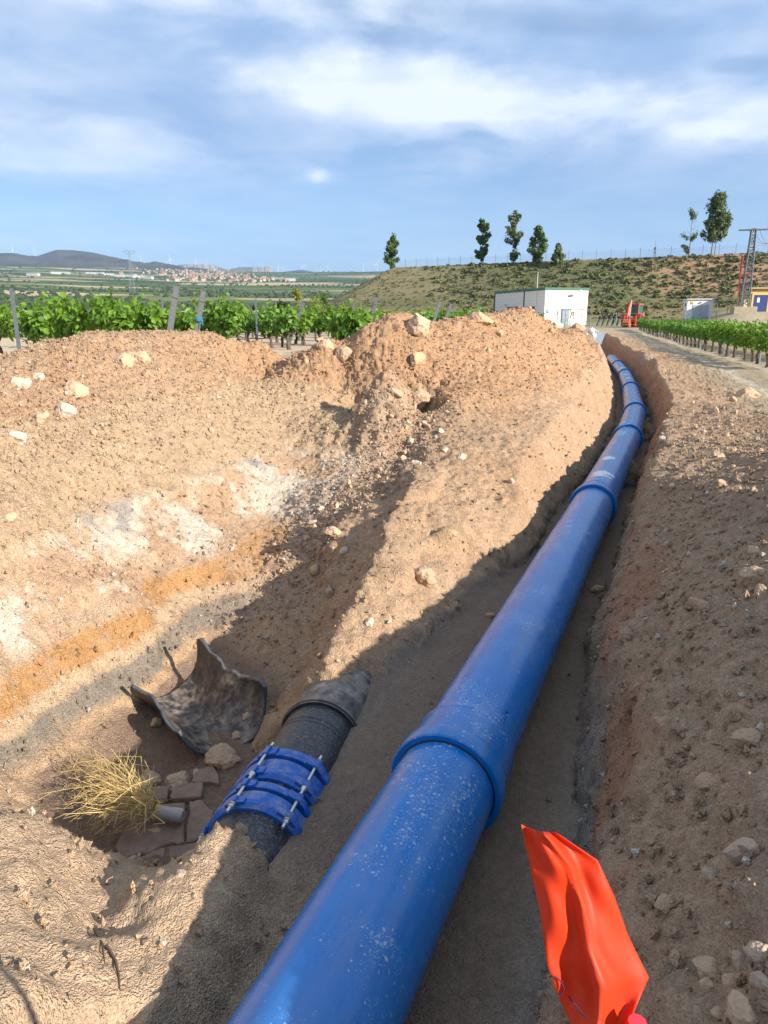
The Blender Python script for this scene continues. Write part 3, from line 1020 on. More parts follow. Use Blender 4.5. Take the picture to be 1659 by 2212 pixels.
# ---------------------------------------------------------------- old black pipe with its repair couplings
BLACK = mat('black_polyethylene', (0.016, 0.018, 0.022), 0.42, var=0.25, vscale=14, dust=0.12, dustcol=(0.26, 0.25, 0.24), dscale=70, bump=0.15, bscale=60, bdist=0.004)
BLACK2 = mat('black_polyethylene_soiled', (0.018, 0.019, 0.022), 0.45, var=0.25, vscale=14, dust=0.32, dustcol=(0.42, 0.31, 0.22), dscale=13, bump=0.2, bscale=60, bdist=0.004)
CBLUE = mat('blue_epoxy', (0.002, 0.095, 0.40), 0.36, var=0.2, vscale=18, dust=0.25, dustcol=(0.36, 0.33, 0.36), dscale=14, bump=0.12, bscale=50, bdist=0.003)
STEEL = mat('zinc_steel', (0.62, 0.61, 0.58), 0.38, metal=0.8, var=0.15, vscale=60)
bpM = pipe_frame(BP0, BP1)
bpL = (BP1 - BP0).length
tS, _ = pipe_ta(698, 1520, BP0, BP1, .262)
root = empty('black_pipe', label='old black dusty pipe half buried in sand beside the blue line', cat='pipe')
root.matrix_world = bpM
mb = MB(); mb.lathe([(0.0, -.2), (BP_R, -.2), (BP_R, .8), (BP_R, 1.6), (BP_R, 2.4), (BP_R, tS + .05)], Matrix(), 64)
mb.build('pipe_wall', BLACK, root, smooth=True)
mb = MB(); mb.lathe([(BP_R + .001, tS + .02), (.252, tS - .004), (.270, tS - .006), (.275, tS), (.275, tS + .03), (.268, tS + .04), (.262, tS + .05), (.262, tS + .6), (.262, bpL)], Matrix(), 64)
mb.build('sleeve', mat('black_polyethylene_sleeve', (0.018, 0.02, 0.023), 0.42, var=0.25, vscale=14, dust=0.7, dustcol=(0.36, 0.30, 0.25), dscale=12, bump=0.15, bscale=60, bdist=0.004), root, smooth=True)
mb = MB(); mb.lathe([(.2755, tS - .002), (.278, tS + .002), (.278, tS + .016), (.2755, tS + .02)], Matrix(), 64)
mb.build('rubber_edge', MATS['rubber'], root, smooth=True)
# weld lines near the upper end of the bare length
for dt in (.16, .20):
    mb = MB(); mb.lathe([(BP_R, tS - dt), (BP_R + .004, tS - dt + .006), (BP_R, tS - dt + .012)], Matrix(), 64)
    mb.build('weld_bead', BLACK, root, smooth=True)


def coupling(t_far, t_near, label, heads):
    """gland ring at the far side, wide sleeve at the near side, bolts through lugs"""
    rt = empty('pipe_coupling', label=label, cat='coupling', group='blue bolted couplings on the black pipe')
    rt.matrix_world = bpM
    w = t_far - t_near
    r0 = BP_R
    g0, g1 = t_far - 0.30 * w, t_far              # gland ring
    s0, s1 = t_near, t_far - 0.40 * w             # sleeve
    mb = MB(); mb.lathe([(r0, g0), (r0 + .034, g0 + .002), (r0 + .038, g0 + .01), (r0 + .034, g1 - .012), (r0 + .02, g1), (r0, g1)], Matrix(), 64)
    mb.build('gland_ring', CBLUE, rt, smooth=True)
    mb = MB(); mb.lathe([(r0, s0), (r0 + .016, s0), (r0 + .038, s0 + .02), (r0 + .040, s0 + .36 * (s1 - s0)), (r0 + .027, s0 + .42 * (s1 - s0)), (r0 + .026, s1 - .02), (r0 + .03, s1), (r0, s1)], Matrix(), 64)
    mb.build('sleeve_ring', CBLUE, rt, smooth=True)
    mb = MB(); mb.lathe([(r0 + .001, g0 - .25 * .4 * w), (r0 + .018, (g0 + s1) / 2), (r0 + .001, s1)], Matrix(), 64)
    mb.build('rubber_gasket', MATS['rubber'], rt, smooth=True)
    for k in range(6):
        a = R(-22 + k * 60)
        rb = r0 + .047
        cx, cz = rb * math.sin(a), rb * math.cos(a)
        rot = Matrix.Rotation(a, 4, 'Y')
        mb = MB()
        mb.tube([(cx, t_far + .032, cz), (cx, t_near - (.02 if heads else .06), cz)], .009, 10)
        bo = mb.build('bolt', STEEL, rt, smooth=True)
        mb = MB()
        if heads:
            tn = t_near + .004
            mb.lathe([(0, tn - .026), (.010, tn - .024), (.016, tn - .014), (.0175, tn)], Matrix.Translation((cx, 0, cz)), 16)
        else:
            tn = t_near - .004
            mb.lathe([(0, tn - .022), (.0145, tn - .022), (.0145, tn), (0, tn)], Matrix.Translation((cx, 0, cz)), 6)
            mb.lathe([(.0145, tn), (.019, tn), (.019, tn + .004), (.0, tn + .004)], Matrix.Translation((cx, 0, cz)), 16)
        mb.build('bolt_head' if heads else 'nut', STEEL, bo, smooth=heads)
        for (l0, l1) in ((g0 - .004, g1 - .012), (s0 + .006, s0 + .40 * (s1 - s0))):
            mb = MB()
            mb.box((cx, (l0 + l1) / 2, cz), (.034, l1 - l0, .032), M=rot)
            for sgn in (-1, 1):
                mb.box(((rb - .008) * math.sin(a + sgn * .12), (l0 + l1) / 2, (rb - .008) * math.cos(a + sgn * .12)), (.05, l1 - l0 - .006, .02), M=Matrix.Rotation(a + sgn * .16, 4, 'Y'))
            mb.build('lug', CBLUE, rt, smooth=True, bevel=.005)
    return rt


tA, _ = pipe_ta(614, 1614, BP0, BP1, .285); tB, _ = pipe_ta(590, 1676, BP0, BP1, .285)
tC, _ = pipe_ta(581, 1686, BP0, BP1, .285); tD, _ = pipe_ta(553, 1742, BP0, BP1, .285)
coupling(tA, tB, 'upper blue coupling with round bolt heads on the black pipe', True)
coupling(tC, tD, 'lower blue coupling with nuts and long bolt ends on the black pipe', False)

# ---------------------------------------------------------------- torn half of black pipe lying in the hole
def shell():
    A = at(366, 1452, -1.20); B = at(503, 1545, -1.22)
    ax = Vector((B[0] - A[0], B[1] - A[1], -0.05)); Ln = ax.length
    yv = ax.normalized(); xv = yv.cross(Vector((0, 0, 1))).normalized(); zv = xv.cross(yv)
    nt_, na = 40, 44
    rr0 = 0.265
    V = []
    for i in range(nt_ + 1):
        q = i / nt_
        for j in range(na + 1):
            p = j / na
            # left lip (p=0) is near side, far lip (p=1)
            lo = -1.75 + 0.50 * math.exp(-((q - .47) / .13) ** 2) + 0.16 * math.sin(q * 9) - .10 * q
            hi = 1.72 + 0.10 * math.sin(q * 7 + 1) + 0.14 * pn(q * 7.0, 1.2, .3) - 0.22 * q
            a = lo + (hi - lo) * p
            r = rr0 * (1 + 0.06 * math.sin(3 * a + q * 4) + .04 * math.sin(q * 8 + a))
            flat = 1.18 if abs(a) > 1 else 1.0
            xx = -math.sin(a) * r * 1.15
            zz = -math.cos(a) * r * 1.0 + rr0
            # curl of the far wall outwards, dent of the near wall
            if a > .9: xx -= .05 * (a - .9) ** 1.5; zz += .05 * (a - .9)
            if a < -.9: xx -= .10 * (-.9 - a) * math.sin(q * 5.5); zz += .0
            t = (q - .5) * Ln + .10 * math.sin(a * 1.3 + 1) * (q - .3) + .05 * math.sin(a * 4) * (1 if q > .5 else -.6) * abs(q - .5)
            V.append((xx, t, zz))
    F_ = []
    for i in range(nt_):
        for j in range(na):
            k = i * (na + 1) + j
            F_.append((k, k + 1, k + na + 2, k + na + 1))
    me = np_mesh('torn_pipe', np.array(V), np.array(F_), [BLACK2, mat('broken_plastic_edge', (.06, .07, .085), .5, var=.2, vscale=40)], True)
    o = obj('torn_pipe_piece', me)
    c = (A + B) / 2
    M = Matrix((xv, yv, zv)).transposed().to_4x4()
    M.translation = Vector((c[0], c[1], -1.43))
    o.matrix_world = M @ Matrix.Rotation(R(10), 4, 'Y')
    sm = o.modifiers.new('thick', 'SOLIDIFY'); sm.thickness = 0.022; sm.offset = 0; sm.material_offset_rim = 1
    tag(o, 'torn half shell of black pipe lying open in the excavation', 'pipe piece')
    return o


shell()

# ---------------------------------------------------------------- cracked mud plates on the floor of the hole
MUD = mat('dried_mud', (.235, .158, .112), .95, var=.22, vscale=9, bump=.6, bscale=45, bdist=.012)
PL = [[(1190, 830), (1520, 803), (1500, 1203), (1330, 1225), (1180, 1298), (905, 1370), (830, 1250), (1010, 960)],
      [(1540, 803), (1680, 785), (1790, 900), (1740, 1140), (1516, 1198)],
      [(905, 1392), (1185, 1312), (1342, 1236), (1325, 1420), (1100, 1480), (950, 1470)],
      [(1362, 1232), (1505, 1216), (1700, 1172), (1690, 1300), (1560, 1420), (1340, 1440)],
      [(1200, 812), (1172, 690), (1300, 668), (1352, 690), (1350, 795)], [(1368, 792), (1370, 690), (1560, 640), (1690, 640), (1670, 770)],
      [(1575, 628), (1600, 520), (1780, 470), (1850, 640), (1700, 630)], [(815, 1258), (890, 1378), (800, 1440), (690, 1300)],
      [(1700, 1155), (1758, 1140), (1800, 920), (1900, 960), (1880, 1120), (1720, 1290)]]
for pl in PL:
    pts = [at((100 + X / 2.37) / 1.8445, (2850 + Y / 2.37) / 1.8445, -1.43) for X, Y in pl]
    c = np.mean(pts, axis=0)
    mb = MB()
    top = []
    for k in range(len(pts)):
        a_, b_ = pts[k], pts[(k + 1) % len(pts)]
        for q in (0, .33, .66):
            v = a_ + (b_ - a_) * q + (c - a_) * .03 + RNG.normal(0, .005, 3) * np.array([1, 1, 0])
            top.append(v)
    dz = random.uniform(-.006, .008)
    n = len(top)
    tilt = RNG.normal(0, .02, 2)
    lay = []
    for (sh, z_) in ((0.0, -1.475), (0.0, -1.432), (0.055, -1.424)):
        lay += [v + (c - v) * sh + np.array([0, 0, z_ - v[2] + dz + (v - c)[:2] @ tilt]) for v in top]
    fs = [(l * n + k, l * n + (k + 1) % n, (l + 1) * n + (k + 1) % n, (l + 1) * n + k) for l in range(2) for k in range(n)]
    fs += [tuple(range(2 * n, 3 * n))]
    mb.add(lay, fs)
    mb.build('mud_plate', MUD, ground)

# ================================================================ stones
def rock_mesh(seed, sub, angular=0.8, name='rock'):
    rg = np.random.default_rng(seed)
    bm = bmesh.new()
    bmesh.ops.create_icosphere(bm, subdivisions=sub, radius=1.0)
    V = np.array([v.co[:] for v in bm.verts]); Fc = np.array([[v.index for v in f.verts] for f in bm.faces])
    bm.free()
    nrm = rg.normal(size=(13, 3)); nrm /= np.linalg.norm(nrm, axis=1)[:, None]
    dd = rg.uniform(.62, .98, 13)
    dots = V @ nrm.T
    rad = np.where(dots > 0.05, dd[None] / np.maximum(dots, .05), 9).min(1)
    rad = np.minimum(rad, 1.15)
    rad = angular * rad + (1 - angular) * .9
    V = V * rad[:, None]
    V *= np.array([1, rg.uniform(.65, .95), rg.uniform(.5, .8)])
    if sub >= 2:
        V *= (1 + .22 * fbm(V[:, 0] * 1.6 + seed, V[:, 1] * 1.6, V[:, 2] * 1.6, 3) + .13 * fbm(V[:, 0] * 5 + seed, V[:, 1] * 5, V[:, 2] * 5, 3))[:, None]
    V /= np.abs(V[:, 0]).max()
    return V, Fc


def stone_mat(name, c1, c2, **k):
    return mat(name, c1, .93, var=.18, vscale=4, vcol2=c2, bump=.5, bscale=7, bdist=.010, spec=.2, dust=.55, dustcol=(.45, .31, .2), dscale=2.5, **k)


ST = {'t': stone_mat('tan_stone', (.43, .29, .185), (.49, .36, .245)), 'w': stone_mat('white_stone', (.57, .49, .40), (.50, .39, .29)),
      'b': stone_mat('brown_clod', (.36, .24, .155), (.42, .29, .19)), 'g': stone_mat('grey_stone', (.37, .29, .22), (.42, .32, .23)), 'o': stone_mat('ochre_stone', (.47, .28, .16), (.5, .34, .22))}
ROCKS = {}
for key in ST:
    ROCKS[key] = []
    for q in range(4):
        V, Fc = rock_mesh(hash((key, q)) % 1000 if False else ord(key) * 7 + q * 31, 4)
        ROCKS[key].append(np_mesh('rock_' + key, V, Fc, [ST[key]], False))


def rock(px, py, w, key, label, group=None, sx=1.0, sink=.42, tilt=None, cat='stone', nm='stone'):
    p, n, dep = hit(px, py)
    size = w * dep / F0 / 2
    me = random.choice(ROCKS[key])
    o = obj(nm, me)
    o.scale = (size * sx, size, size)
    o.rotation_euler = tilt or (random.uniform(-.4, .4), random.uniform(-.4, .4), random.uniform(0, 6.28))
    o.location = Vector(p) + Vector(n) * size * (.55 - sink)
    return tag(o, label, cat, group)


for a in [
    (482, 1638, 76, 'b', 'large round brown clod beside the upper blue coupling'),
    (322, 1690, 54, 't', 'pale angular rock next to the dry brush in the hole'),
    (382, 1692, 60, 't', 'pinkish rock between the dry brush and the black pipe'),
    (425, 1673, 27, 'g', 'small grey stone beside the large round clod'),
    (447, 1675, 20, 'b', 'tiny brown stone touching the large round clod'),
    (337, 1806, 42, 't', 'rough stone on the mud below the plastic bottle'),
    (549, 1556, 58, 't', 'flat elongated slab at the near end of the torn pipe'),
    (508, 1590, 24, 'b', 'small clod under the rim of the torn pipe'),
    (798, 1346, 32, 'w', 'white stone where the ridge meets the black pipe'),
    (44, 832, 48, 'w', 'white rock high on the left face at the picture edge'),
    (80, 815, 34, 'w', 'upper white rock above the other one on the left face'),
    (143, 892, 62, 'w', 'chalky white boulder set in the left face'),
    (36, 944, 42, 'w', 'pale flat stone low on the left face near the picture edge'),
    (162, 846, 62, 't', 'elongated tan rock lying on the left face'),
    (88, 908, 40, 't', 'tan clod left of the chalky white boulder'),
    (268, 786, 52, 't', 'tan boulder near the crest of the left mound with a shadow beneath'),
    (303, 776, 48, 't', 'pale lumpy boulder just right of the shadowed one on the left mound'),
    (905, 705, 58, 't', 'large pale boulder on top of the first peak of the heap'),
    (690, 724, 28, 'o', 'pointed upright rock at the left end of the heap'),
    (703, 750, 40, 't', 'sloping rock below the pointed one on the heap'),
    (742, 764, 46, 't', 'flat stone right of the sloping rock on the heap'),
    (1038, 694, 62, 'o', 'wide flat boulder on the second peak of the heap'),
    (897, 777, 54, 'o', 'brown boulder at the foot of the first heap peak'),
    (1076, 722, 30, 'o', 'small ochre rock on the sunny side of the heap'),
    (1252, 703, 40, 'o', 'ochre rock near the far end of the heap crest'),
    (1212, 688, 26, 'w', 'whitish rock on the far heap crest before the pump house'),
    (906, 866, 52, 'b', 'dark earth clump under the heap edge'),
    (850, 848, 44, 'b', 'jutting earth clump left of the gravel chute'),
    (901, 1004, 28, 'w', 'white stone low in the gravel chute'),
    (997, 990, 28, 'w', 'larger white stone right of the gravel chute'),
    (877, 1036, 22, 'w', 'small white stone left below the gravel chute'),
    (962, 974, 16, 'w', 'bright pebble in the middle of the gravel chute'),
    (1104, 1040, 20, 'w', 'lone white stone on the slope above the blue pipe'),
    (722, 1154, 44, 't', 'pale rock in the middle of the gravel fan'),
    (744, 1192, 26, 'w', 'whitish stone below the pale rock in the gravel fan'),
    (695, 1100, 24, 'w', 'white stone at the upper left of the gravel fan'),
    (665, 1165, 20, 't', 'tan stone at the left rim of the gravel fan'),
    (918, 1248, 54, 'b', 'dark crumbly clump on the slope right of the ridge'),
    (1288, 1274, 42, 'b', 'dark boulder lodged between the blue pipe and the right bank'),
    (1061, 1333, 24, 'o', 'orange stone on the sand left of the blue pipe'),
    (978, 1152, 20, 't', 'small stone on the slope between ridge and blue pipe'),
    (1610, 856, 52, 't', 'long low rock on the flat ground beside the lane'),
    (1582, 866, 24, 't', 'small stone left of the long low rock by the lane'),
    (1540, 892, 30, 't', 'tan stone on the sunlit shoulder of the right bank'),
    (1546, 990, 40, 't', 'pale rounded rock on the lit shoulder of the right bank'),
    (1562, 1052, 38, 'b', 'half lit stone at the shadow edge of the right bank'),
    (1604, 1032, 28, 'b', 'stone up-slope of the half lit one on the right bank'),
    (1540, 1092, 20, 'b', 'small stone below the half lit one on the right bank'),
    (1430, 948, 20, 'w', 'pale stone on the lip of the trench by the far bend'),
    (1516, 1308, 58, 'b', 'crumbly brown clod in the middle of the right bank'),
    (1638, 1248, 60, 'b', 'pale rock at the right edge above another in the bank'),
    (1645, 1292, 50, 'b', 'tan rock at the right edge under the pale one'),
    (1594, 2076, 50, 'g', 'grey stone at the top of the pile in the lower right corner'),
    (1640, 2060, 62, 'g', 'large grey stone at the right edge of the lower right pile'),
    (1642, 2128, 60, 'g', 'second grey stone under the large one in the lower right pile'),
    (1540, 2092, 60, 't', 'sunlit buff stone left of the lower right pile'),
    (1586, 2118, 46, 't', 'sunlit lumpy stone in the middle of the lower right pile'),
    (1522, 2128, 36, 't', 'small sunlit stone at the left of the lower right pile'),
    (1618, 2196, 90, 't', 'biggest flat faced stone at the bottom right corner'),
    (1562, 2190, 30, 't', 'buff stone left of the flat faced one at the bottom'),
    (1610, 1600, 66, 'b', 'flat earth slab protruding from the right bank'),
    (1530, 1690, 54, 'b', 'lower earth slab protruding from the right bank'),
    (1440, 1560, 36, 'b', 'clod on the right bank level with the first blue collar'),
    (1430, 1960, 44, 'b', 'dark stone in the hollow behind the orange flag'),
    (390, 1893, 24, 'g', 'grey stone on the near mound above its crest'),
]:
    rock(*a)

# many alike stones, spread over the ground by zone
AREA = np.zeros(GS.shape)
_e1 = np.linalg.norm(np.diff(GP, axis=0), axis=2); _e2 = np.linalg.norm(np.diff(GP, axis=1), axis=2)
AREA[:-1, :-1] = _e1[:, :-1] * _e2[:-1, :]
_px, _py, _pw = proj(GP.reshape(-1, 3)); INV = ((_px > -30) & (_px < 1690) & (_py < 2230) & (_pw > .5)).reshape(GS.shape)
notroad = 1 - sstep(GU, 2.0, 2.6) * sstep(GS, 9, 12) * .8
zones = {
    'fan': np.exp(-((GS - 4.7) / 1.9) ** 2 - ((GU + 2.65) / .5) ** 2) + .9 * np.exp(-((GS - 6.6) / .9) ** 2 - ((GU + 2.4) / .30) ** 2),
    'heap': heap * sstep(GS, 6, 8) * (GU > -3.6) * (GS < 18) * (PZ > .35),
    'wall': wall * sstep(PZ, -.3, .2) * .8 + (GU < -4) * (GS < 8.5) * (PZ > .3) * .7,
    'bank': (GU > .8) * (GU < 3) * (GS < 12) * sstep(PZ, -.25, .05) * .6 + .5 * np.exp(-((GS - 6.5) / 1.6) ** 2 - ((GU - 1.4) / .4) ** 2),
}
pyr = np.random.default_rng(3)


def pick(wt, n):
    w = (wt * AREA * INV * (1 - flat_sand * .9)).ravel(); w[w < 0] = 0; w /= w.sum()
    return pyr.choice(len(w), n, p=w)


SMALL = {k: [np_mesh('stone_' + k, *rock_mesh(ord(k) + 100 + q, 2), [ST[k]], False) for q in range(3)] for k in ST}
GPf, Nff, ALBf = GP.reshape(-1, 3), Nf.reshape(-1, 3), alb.reshape(-1, 3)
for zn, cnt, smin_, smax, keys, lab, grp in [
    ('fan', 85, .025, .065, 'wttttg', 'small pale stone in the loose gravel fan between wall and ridge', 'stones in the gravel fan'),
    ('heap', 60, .03, .075, 'ootto', 'fist sized orange tan stone on the long spoil heap', 'stones on the spoil heap'),
    ('wall', 55, .02, .06, 'tttw', 'small tan stone stuck in the left excavation face', 'stones in the left face'),
    ('bank', 70, .018, .055, 'tttgb', 'small stone scattered on the right bank and its shoulder', 'stones on the right bank')]:
    for j in pick(zones[zn], cnt):
        o = obj('stone', random.choice(SMALL[random.choice(keys)]))
        s_ = smin_ + (smax - smin_) * random.random() ** 2.2
        o.scale = (s_, s_, s_)
        o.rotation_euler = (random.uniform(0, 6.28), random.uniform(0, 6.28), random.uniform(0, 6.28))
        o.location = GPf[j] + Nff[j] * s_ * .25
        tag(o, lab, 'stone', grp)

# loose crumbs and pebbles nobody could count
def pebbles(n, wt, smin_, smax, power=3.0):
    J = pick(wt, n)
    V0 = np.array([(1, 0, 0), (-1, 0, 0), (0, 1, 0), (0, -1, 0), (0, 0, 1), (0, 0, -1), (.6, .6, .5), (-.6, -.6, -.4)], float)[:6]
    F0_ = np.array([(0, 2, 4), (2, 1, 4), (1, 3, 4), (3, 0, 4), (2, 0, 5), (1, 2, 5), (3, 1, 5), (0, 3, 5)])
    sz = smin_ + (smax - smin_) * pyr.random(n) ** power
    V = V0[None] * (1 + pyr.uniform(-.35, .3, (n, 6, 1)))
    V = V * (pyr.uniform(.55, 1.1, (n, 1, 3)))
    Q = pyr.normal(size=(n, 4)); Q /= np.linalg.norm(Q, axis=1)[:, None]
    w_, x_, y_, z_ = Q.T
    Rm = np.stack([1 - 2 * (y_ * y_ + z_ * z_), 2 * (x_ * y_ - z_ * w_), 2 * (x_ * z_ + y_ * w_), 2 * (x_ * y_ + z_ * w_), 1 - 2 * (x_ * x_ + z_ * z_), 2 * (y_ * z_ - x_ * w_), 2 * (x_ * z_ - y_ * w_), 2 * (y_ * z_ + x_ * w_), 1 - 2 * (x_ * x_ + y_ * y_)], 1).reshape(n, 3, 3)
    V = np.einsum('nij,nkj->nki', Rm, V) * sz[:, None, None] + GPf[J][:, None] + Nff[J][:, None] * (sz * .3)[:, None, None] + pyr.normal(0, .006, (n, 1, 3))
    Fc = (F0_[None] + (np.arange(n) * 6)[:, None, None]).reshape(-1, 3)
    me = np_mesh('pebbles', V.reshape(-1, 3), Fc, [soil], False)
    tint = pyr.random((n, 1))
    col = ALBf[J] * pyr.uniform(.85, 1.12, (n, 1))
    col = np.where(tint > .93, np.array([.56, .48, .39]) * pyr.uniform(.85, 1.1, (n, 1)), col)
    put_albedo(me, np.repeat(col[:, None], 6, 1))
    return me


wt_all = (zones['fan'] * 7 + zones['heap'] * 2.2 + zones['wall'] * 1.6 + wall * .5 + zones['bank'] * 1.6 + .45 + .5 * rbank) * notroad * (1 - .7 * hole) / (1.0 + .0 * GS)
wt_all = wt_all / (1 + .02 * np.maximum(GS, 0) ** 1.6)
tag(obj('pebbles', pebbles(70000, wt_all, .006, .032)), 'loose pebbles and crumbs strewn over the dug earth', 'pebbles', kind='stuff')

# ================================================================ plants
LEAF = leaf_mat('vine_leaf', (.085, .185, .02), (.19, .33, .04), .38)
LEAFD = leaf_mat('vine_leaf_far', (.075, .165, .02), (.14, .27, .035), .32)
BARK = mat('vine_bark', (.10, .072, .052), .95, var=.3, vscale=10, bump=.8, bscale=30, bdist=.02)
CANE = mat('green_cane', (.16, .20, .05), .7)


def leaf_cloud(C, Dn, size, mats, name, tmpl='vine', rg=None):
    """C centres (n,3), Dn facing (n,3), size (n,) -> mesh of separate leaves"""
    rg = rg or RNG
    n = len(C)
    if tmpl == 'vine':
        T = np.array([(0, -.95, 0), (.55, -.75, .05), (.95, -.15, .14), (.62, .35, .04), (.30, .55, .02), (0, 1.0, -.12), (-.30, .55, .02), (-.62, .35, .04), (-.95, -.15, .14), (-.55, -.75, .05), (0, -.25, -.10)])
        Tf = np.array([(10, i, (i + 1) % 10) for i in range(10)])
    elif tmpl == 'simple':
        T = np.array([(0, -1, 0), (.8, -.1, .12), (0, 1, -.05), (-.8, -.1, .12)]); Tf = np.array([(0, 1, 2), (0, 2, 3)])
    else:   # narrow
        T = np.array([(0, -1, 0), (.22, 0, .05), (0, 1, -.1), (-.22, 0, .05)]); Tf = np.array([(0, 1, 2), (0, 2, 3)])
    Zv = Dn / (np.linalg.norm(Dn, axis=1)[:, None] + 1e-9)
    Rv = rg.normal(size=(n, 3)); Rv[:, 2] -= .6
    Yv = Rv - Zv * np.sum(Rv * Zv, axis=1)[:, None]; Yv /= np.linalg.norm(Yv, axis=1)[:, None] + 1e-9
    Xv = np.cross(Yv, Zv)
    P = (Xv[:, None] * T[None, :, 0:1] + Yv[:, None] * T[None, :, 1:2] + Zv[:, None] * T[None, :, 2:3]) * size[:, None, None] + C[:, None]
    Fc = (Tf[None] + (np.arange(n) * len(T))[:, None, None]).reshape(-1, 3)
    return np_mesh(name, P.reshape(-1, 3), Fc, mats, False)


def vine_meshes(seed, nl, lsize, tmpl, length=1.35, tall=1.0, matl=None):
    rg = np.random.default_rng(seed); rr = random.Random(seed)
    mb = MB()
    # twisted trunk, then arms along the row
    pts = [(0, 0, -.08)]; x = y = 0
    H = rr.uniform(.52, .66)
    for k in range(1, 7):
        x += rr.uniform(-.06, .06); y += rr.uniform(-.04, .04); pts.append((x, y, H * k / 6))
    rad = [.075, .062, .052, .048, .05, .058, .07]
    mb.tube(pts, [r * rr.uniform(.85, 1.15) for r in rad], 7)
    canes = []
    hx, hy = x, y
    for sgn in (-1, 1):
        arm = [(hx, hy, H - .03)]
        L = length * .5
        for k in range(1, 5):
            arm.append((hx + sgn * L * k / 4 * .9, hy + rr.uniform(-.05, .05), H + .05 * k / 4 + rr.uniform(-.03, .05)))
        mb.tube(arm, [.055, .045, .038, .03, .02], 6)
        for k in range(7):
            q = rr.random()
            a = Vector(arm[0]).lerp(Vector(arm[-1]), q)
            canes.append(a)
    canes.append(Vector((hx, hy, H)))
    C, D = [], []
    per = nl // len(canes)
    cmb = MB()
    for a in canes:
        h = rr.uniform(.45, .95) * tall
        lean = Vector((rr.uniform(-.35, .35), rr.uniform(-.55, .55), 0))
        droop = rr.uniform(0, .5)
        P = [a + lean * (t ** 1.3) * h + Vector((0, 0, h * (t - droop * t * t * .6))) for t in (0, .25, .5, .75, 1.0)]
        cmb.tube(P, [.009, .008, .007, .005, .003], 4)
        for k in range(per):
            t = rr.random() ** .8 * 4
            i = min(int(t), 3)
            p = P[i].lerp(P[i + 1], t - i)
            o = Vector((rg.normal(0, .10), rg.normal(0, .12), rg.normal(-.02, .08)))
            C.append(p + o)
            d = Vector((o.x * 3, o.y * 4, .55)) + Vector(rg.normal(0, .45, 3))
            D.append(d)
    C = np.array([c[:] for c in C]); D = np.array([c[:] for c in D])
    sz = lsize * rg.uniform(.6, 1.15, len(C))
    fm = leaf_cloud(C, D, sz, [matl or LEAF], 'vine_foliage', tmpl, rg)
    return mb, cmb, fm


def mesh_of(mb, name, m, smooth=True):
    o = mb.build(name, m, None, smooth=smooth)
    me = o.data
    bpy.data.objects.remove(o)
    return me


VN = []
for sdd in range(4):
    a, c, f = vine_meshes(40 + sdd, 620, .075, 'vine', 1.5, 1.0)
    VN.append((mesh_of(a, 'vine_trunk', BARK), mesh_of(c, 'vine_cane', CANE), f))
VF = []
for sdd in range(4):
    a, c, f = vine_meshes(80 + sdd, 330, .095, 'simple', 1.5, .85, LEAFD)
    VF.append((mesh_of(a, 'vine_trunk_far', BARK), None, f))


def vine(x, y, z, heading, label, group, kinds, sc=1.0, near=True):
    r = empty('grape_vine', (x, y, z), heading, label, 'vine', group)
    t, c, f = random.choice(kinds)
    r.scale = (sc, sc, sc)
    obj('trunk', t, r)
    if c is not None: tag(obj('canes', c, r), kind='stuff')
    tag(obj('foliage', f, r), kind='stuff')
    return r


POST = mat('galvanised_post', (.17, .19, .21), .55, metal=.55, var=.2, vscale=12)
POSTW = mat('grey_weathered_post', (.12, .125, .13), .75, var=.25, vscale=14, bump=.3, bscale=40)
WIREM = mat('trellis_wire', (.22, .22, .22), .5, metal=.6)
DRIP = mat('black_drip_hose', (.02, .02, .022), .6)


def vpost(x, y, z, h, w, lean, az, label, group='trellis posts of the vineyard', end=False):
    """profiled steel post: a C-section; end posts are thicker and lean"""
    r = empty('trellis_post', (x, y, z), 0, label, 'post', group)
    mb = MB()
    t = w * .22
    mb.box((0, 0, h / 2 - .15), (w, t, h + .3)); mb.box((-w / 2 + t / 2, w * .33, h / 2 - .15), (t, w * .55, h + .3)); mb.box((w / 2 - t / 2, w * .33, h / 2 - .15), (t, w * .55, h + .3))
    p = mb.build('profile', POSTW if end else POST, r)
    for k in range(int(h / .16)):
        mb = MB(); mb.box((-w / 2 - .002, w * .3, .2 + k * .16), (.008, .022, .03)); 
        if k % 2 == 0 and end: mb.build('wire_hook', POST, p)
    if end:
        mb = MB(); mb.tube([(-w * .6, -w * .35, h - .22), (w * .6, -w * .35, h - .24), (w * .6, w * .7, h - .26), (-w * .6, w * .7, h - .24), (-w * .6, -w * .35, h - .20)], .006, 5)
        mb.build('wire_tie', WIREM, r)
    r.rotation_euler = (0, lean, az)
    return r


FZ = 0.5   # level of the left vineyard
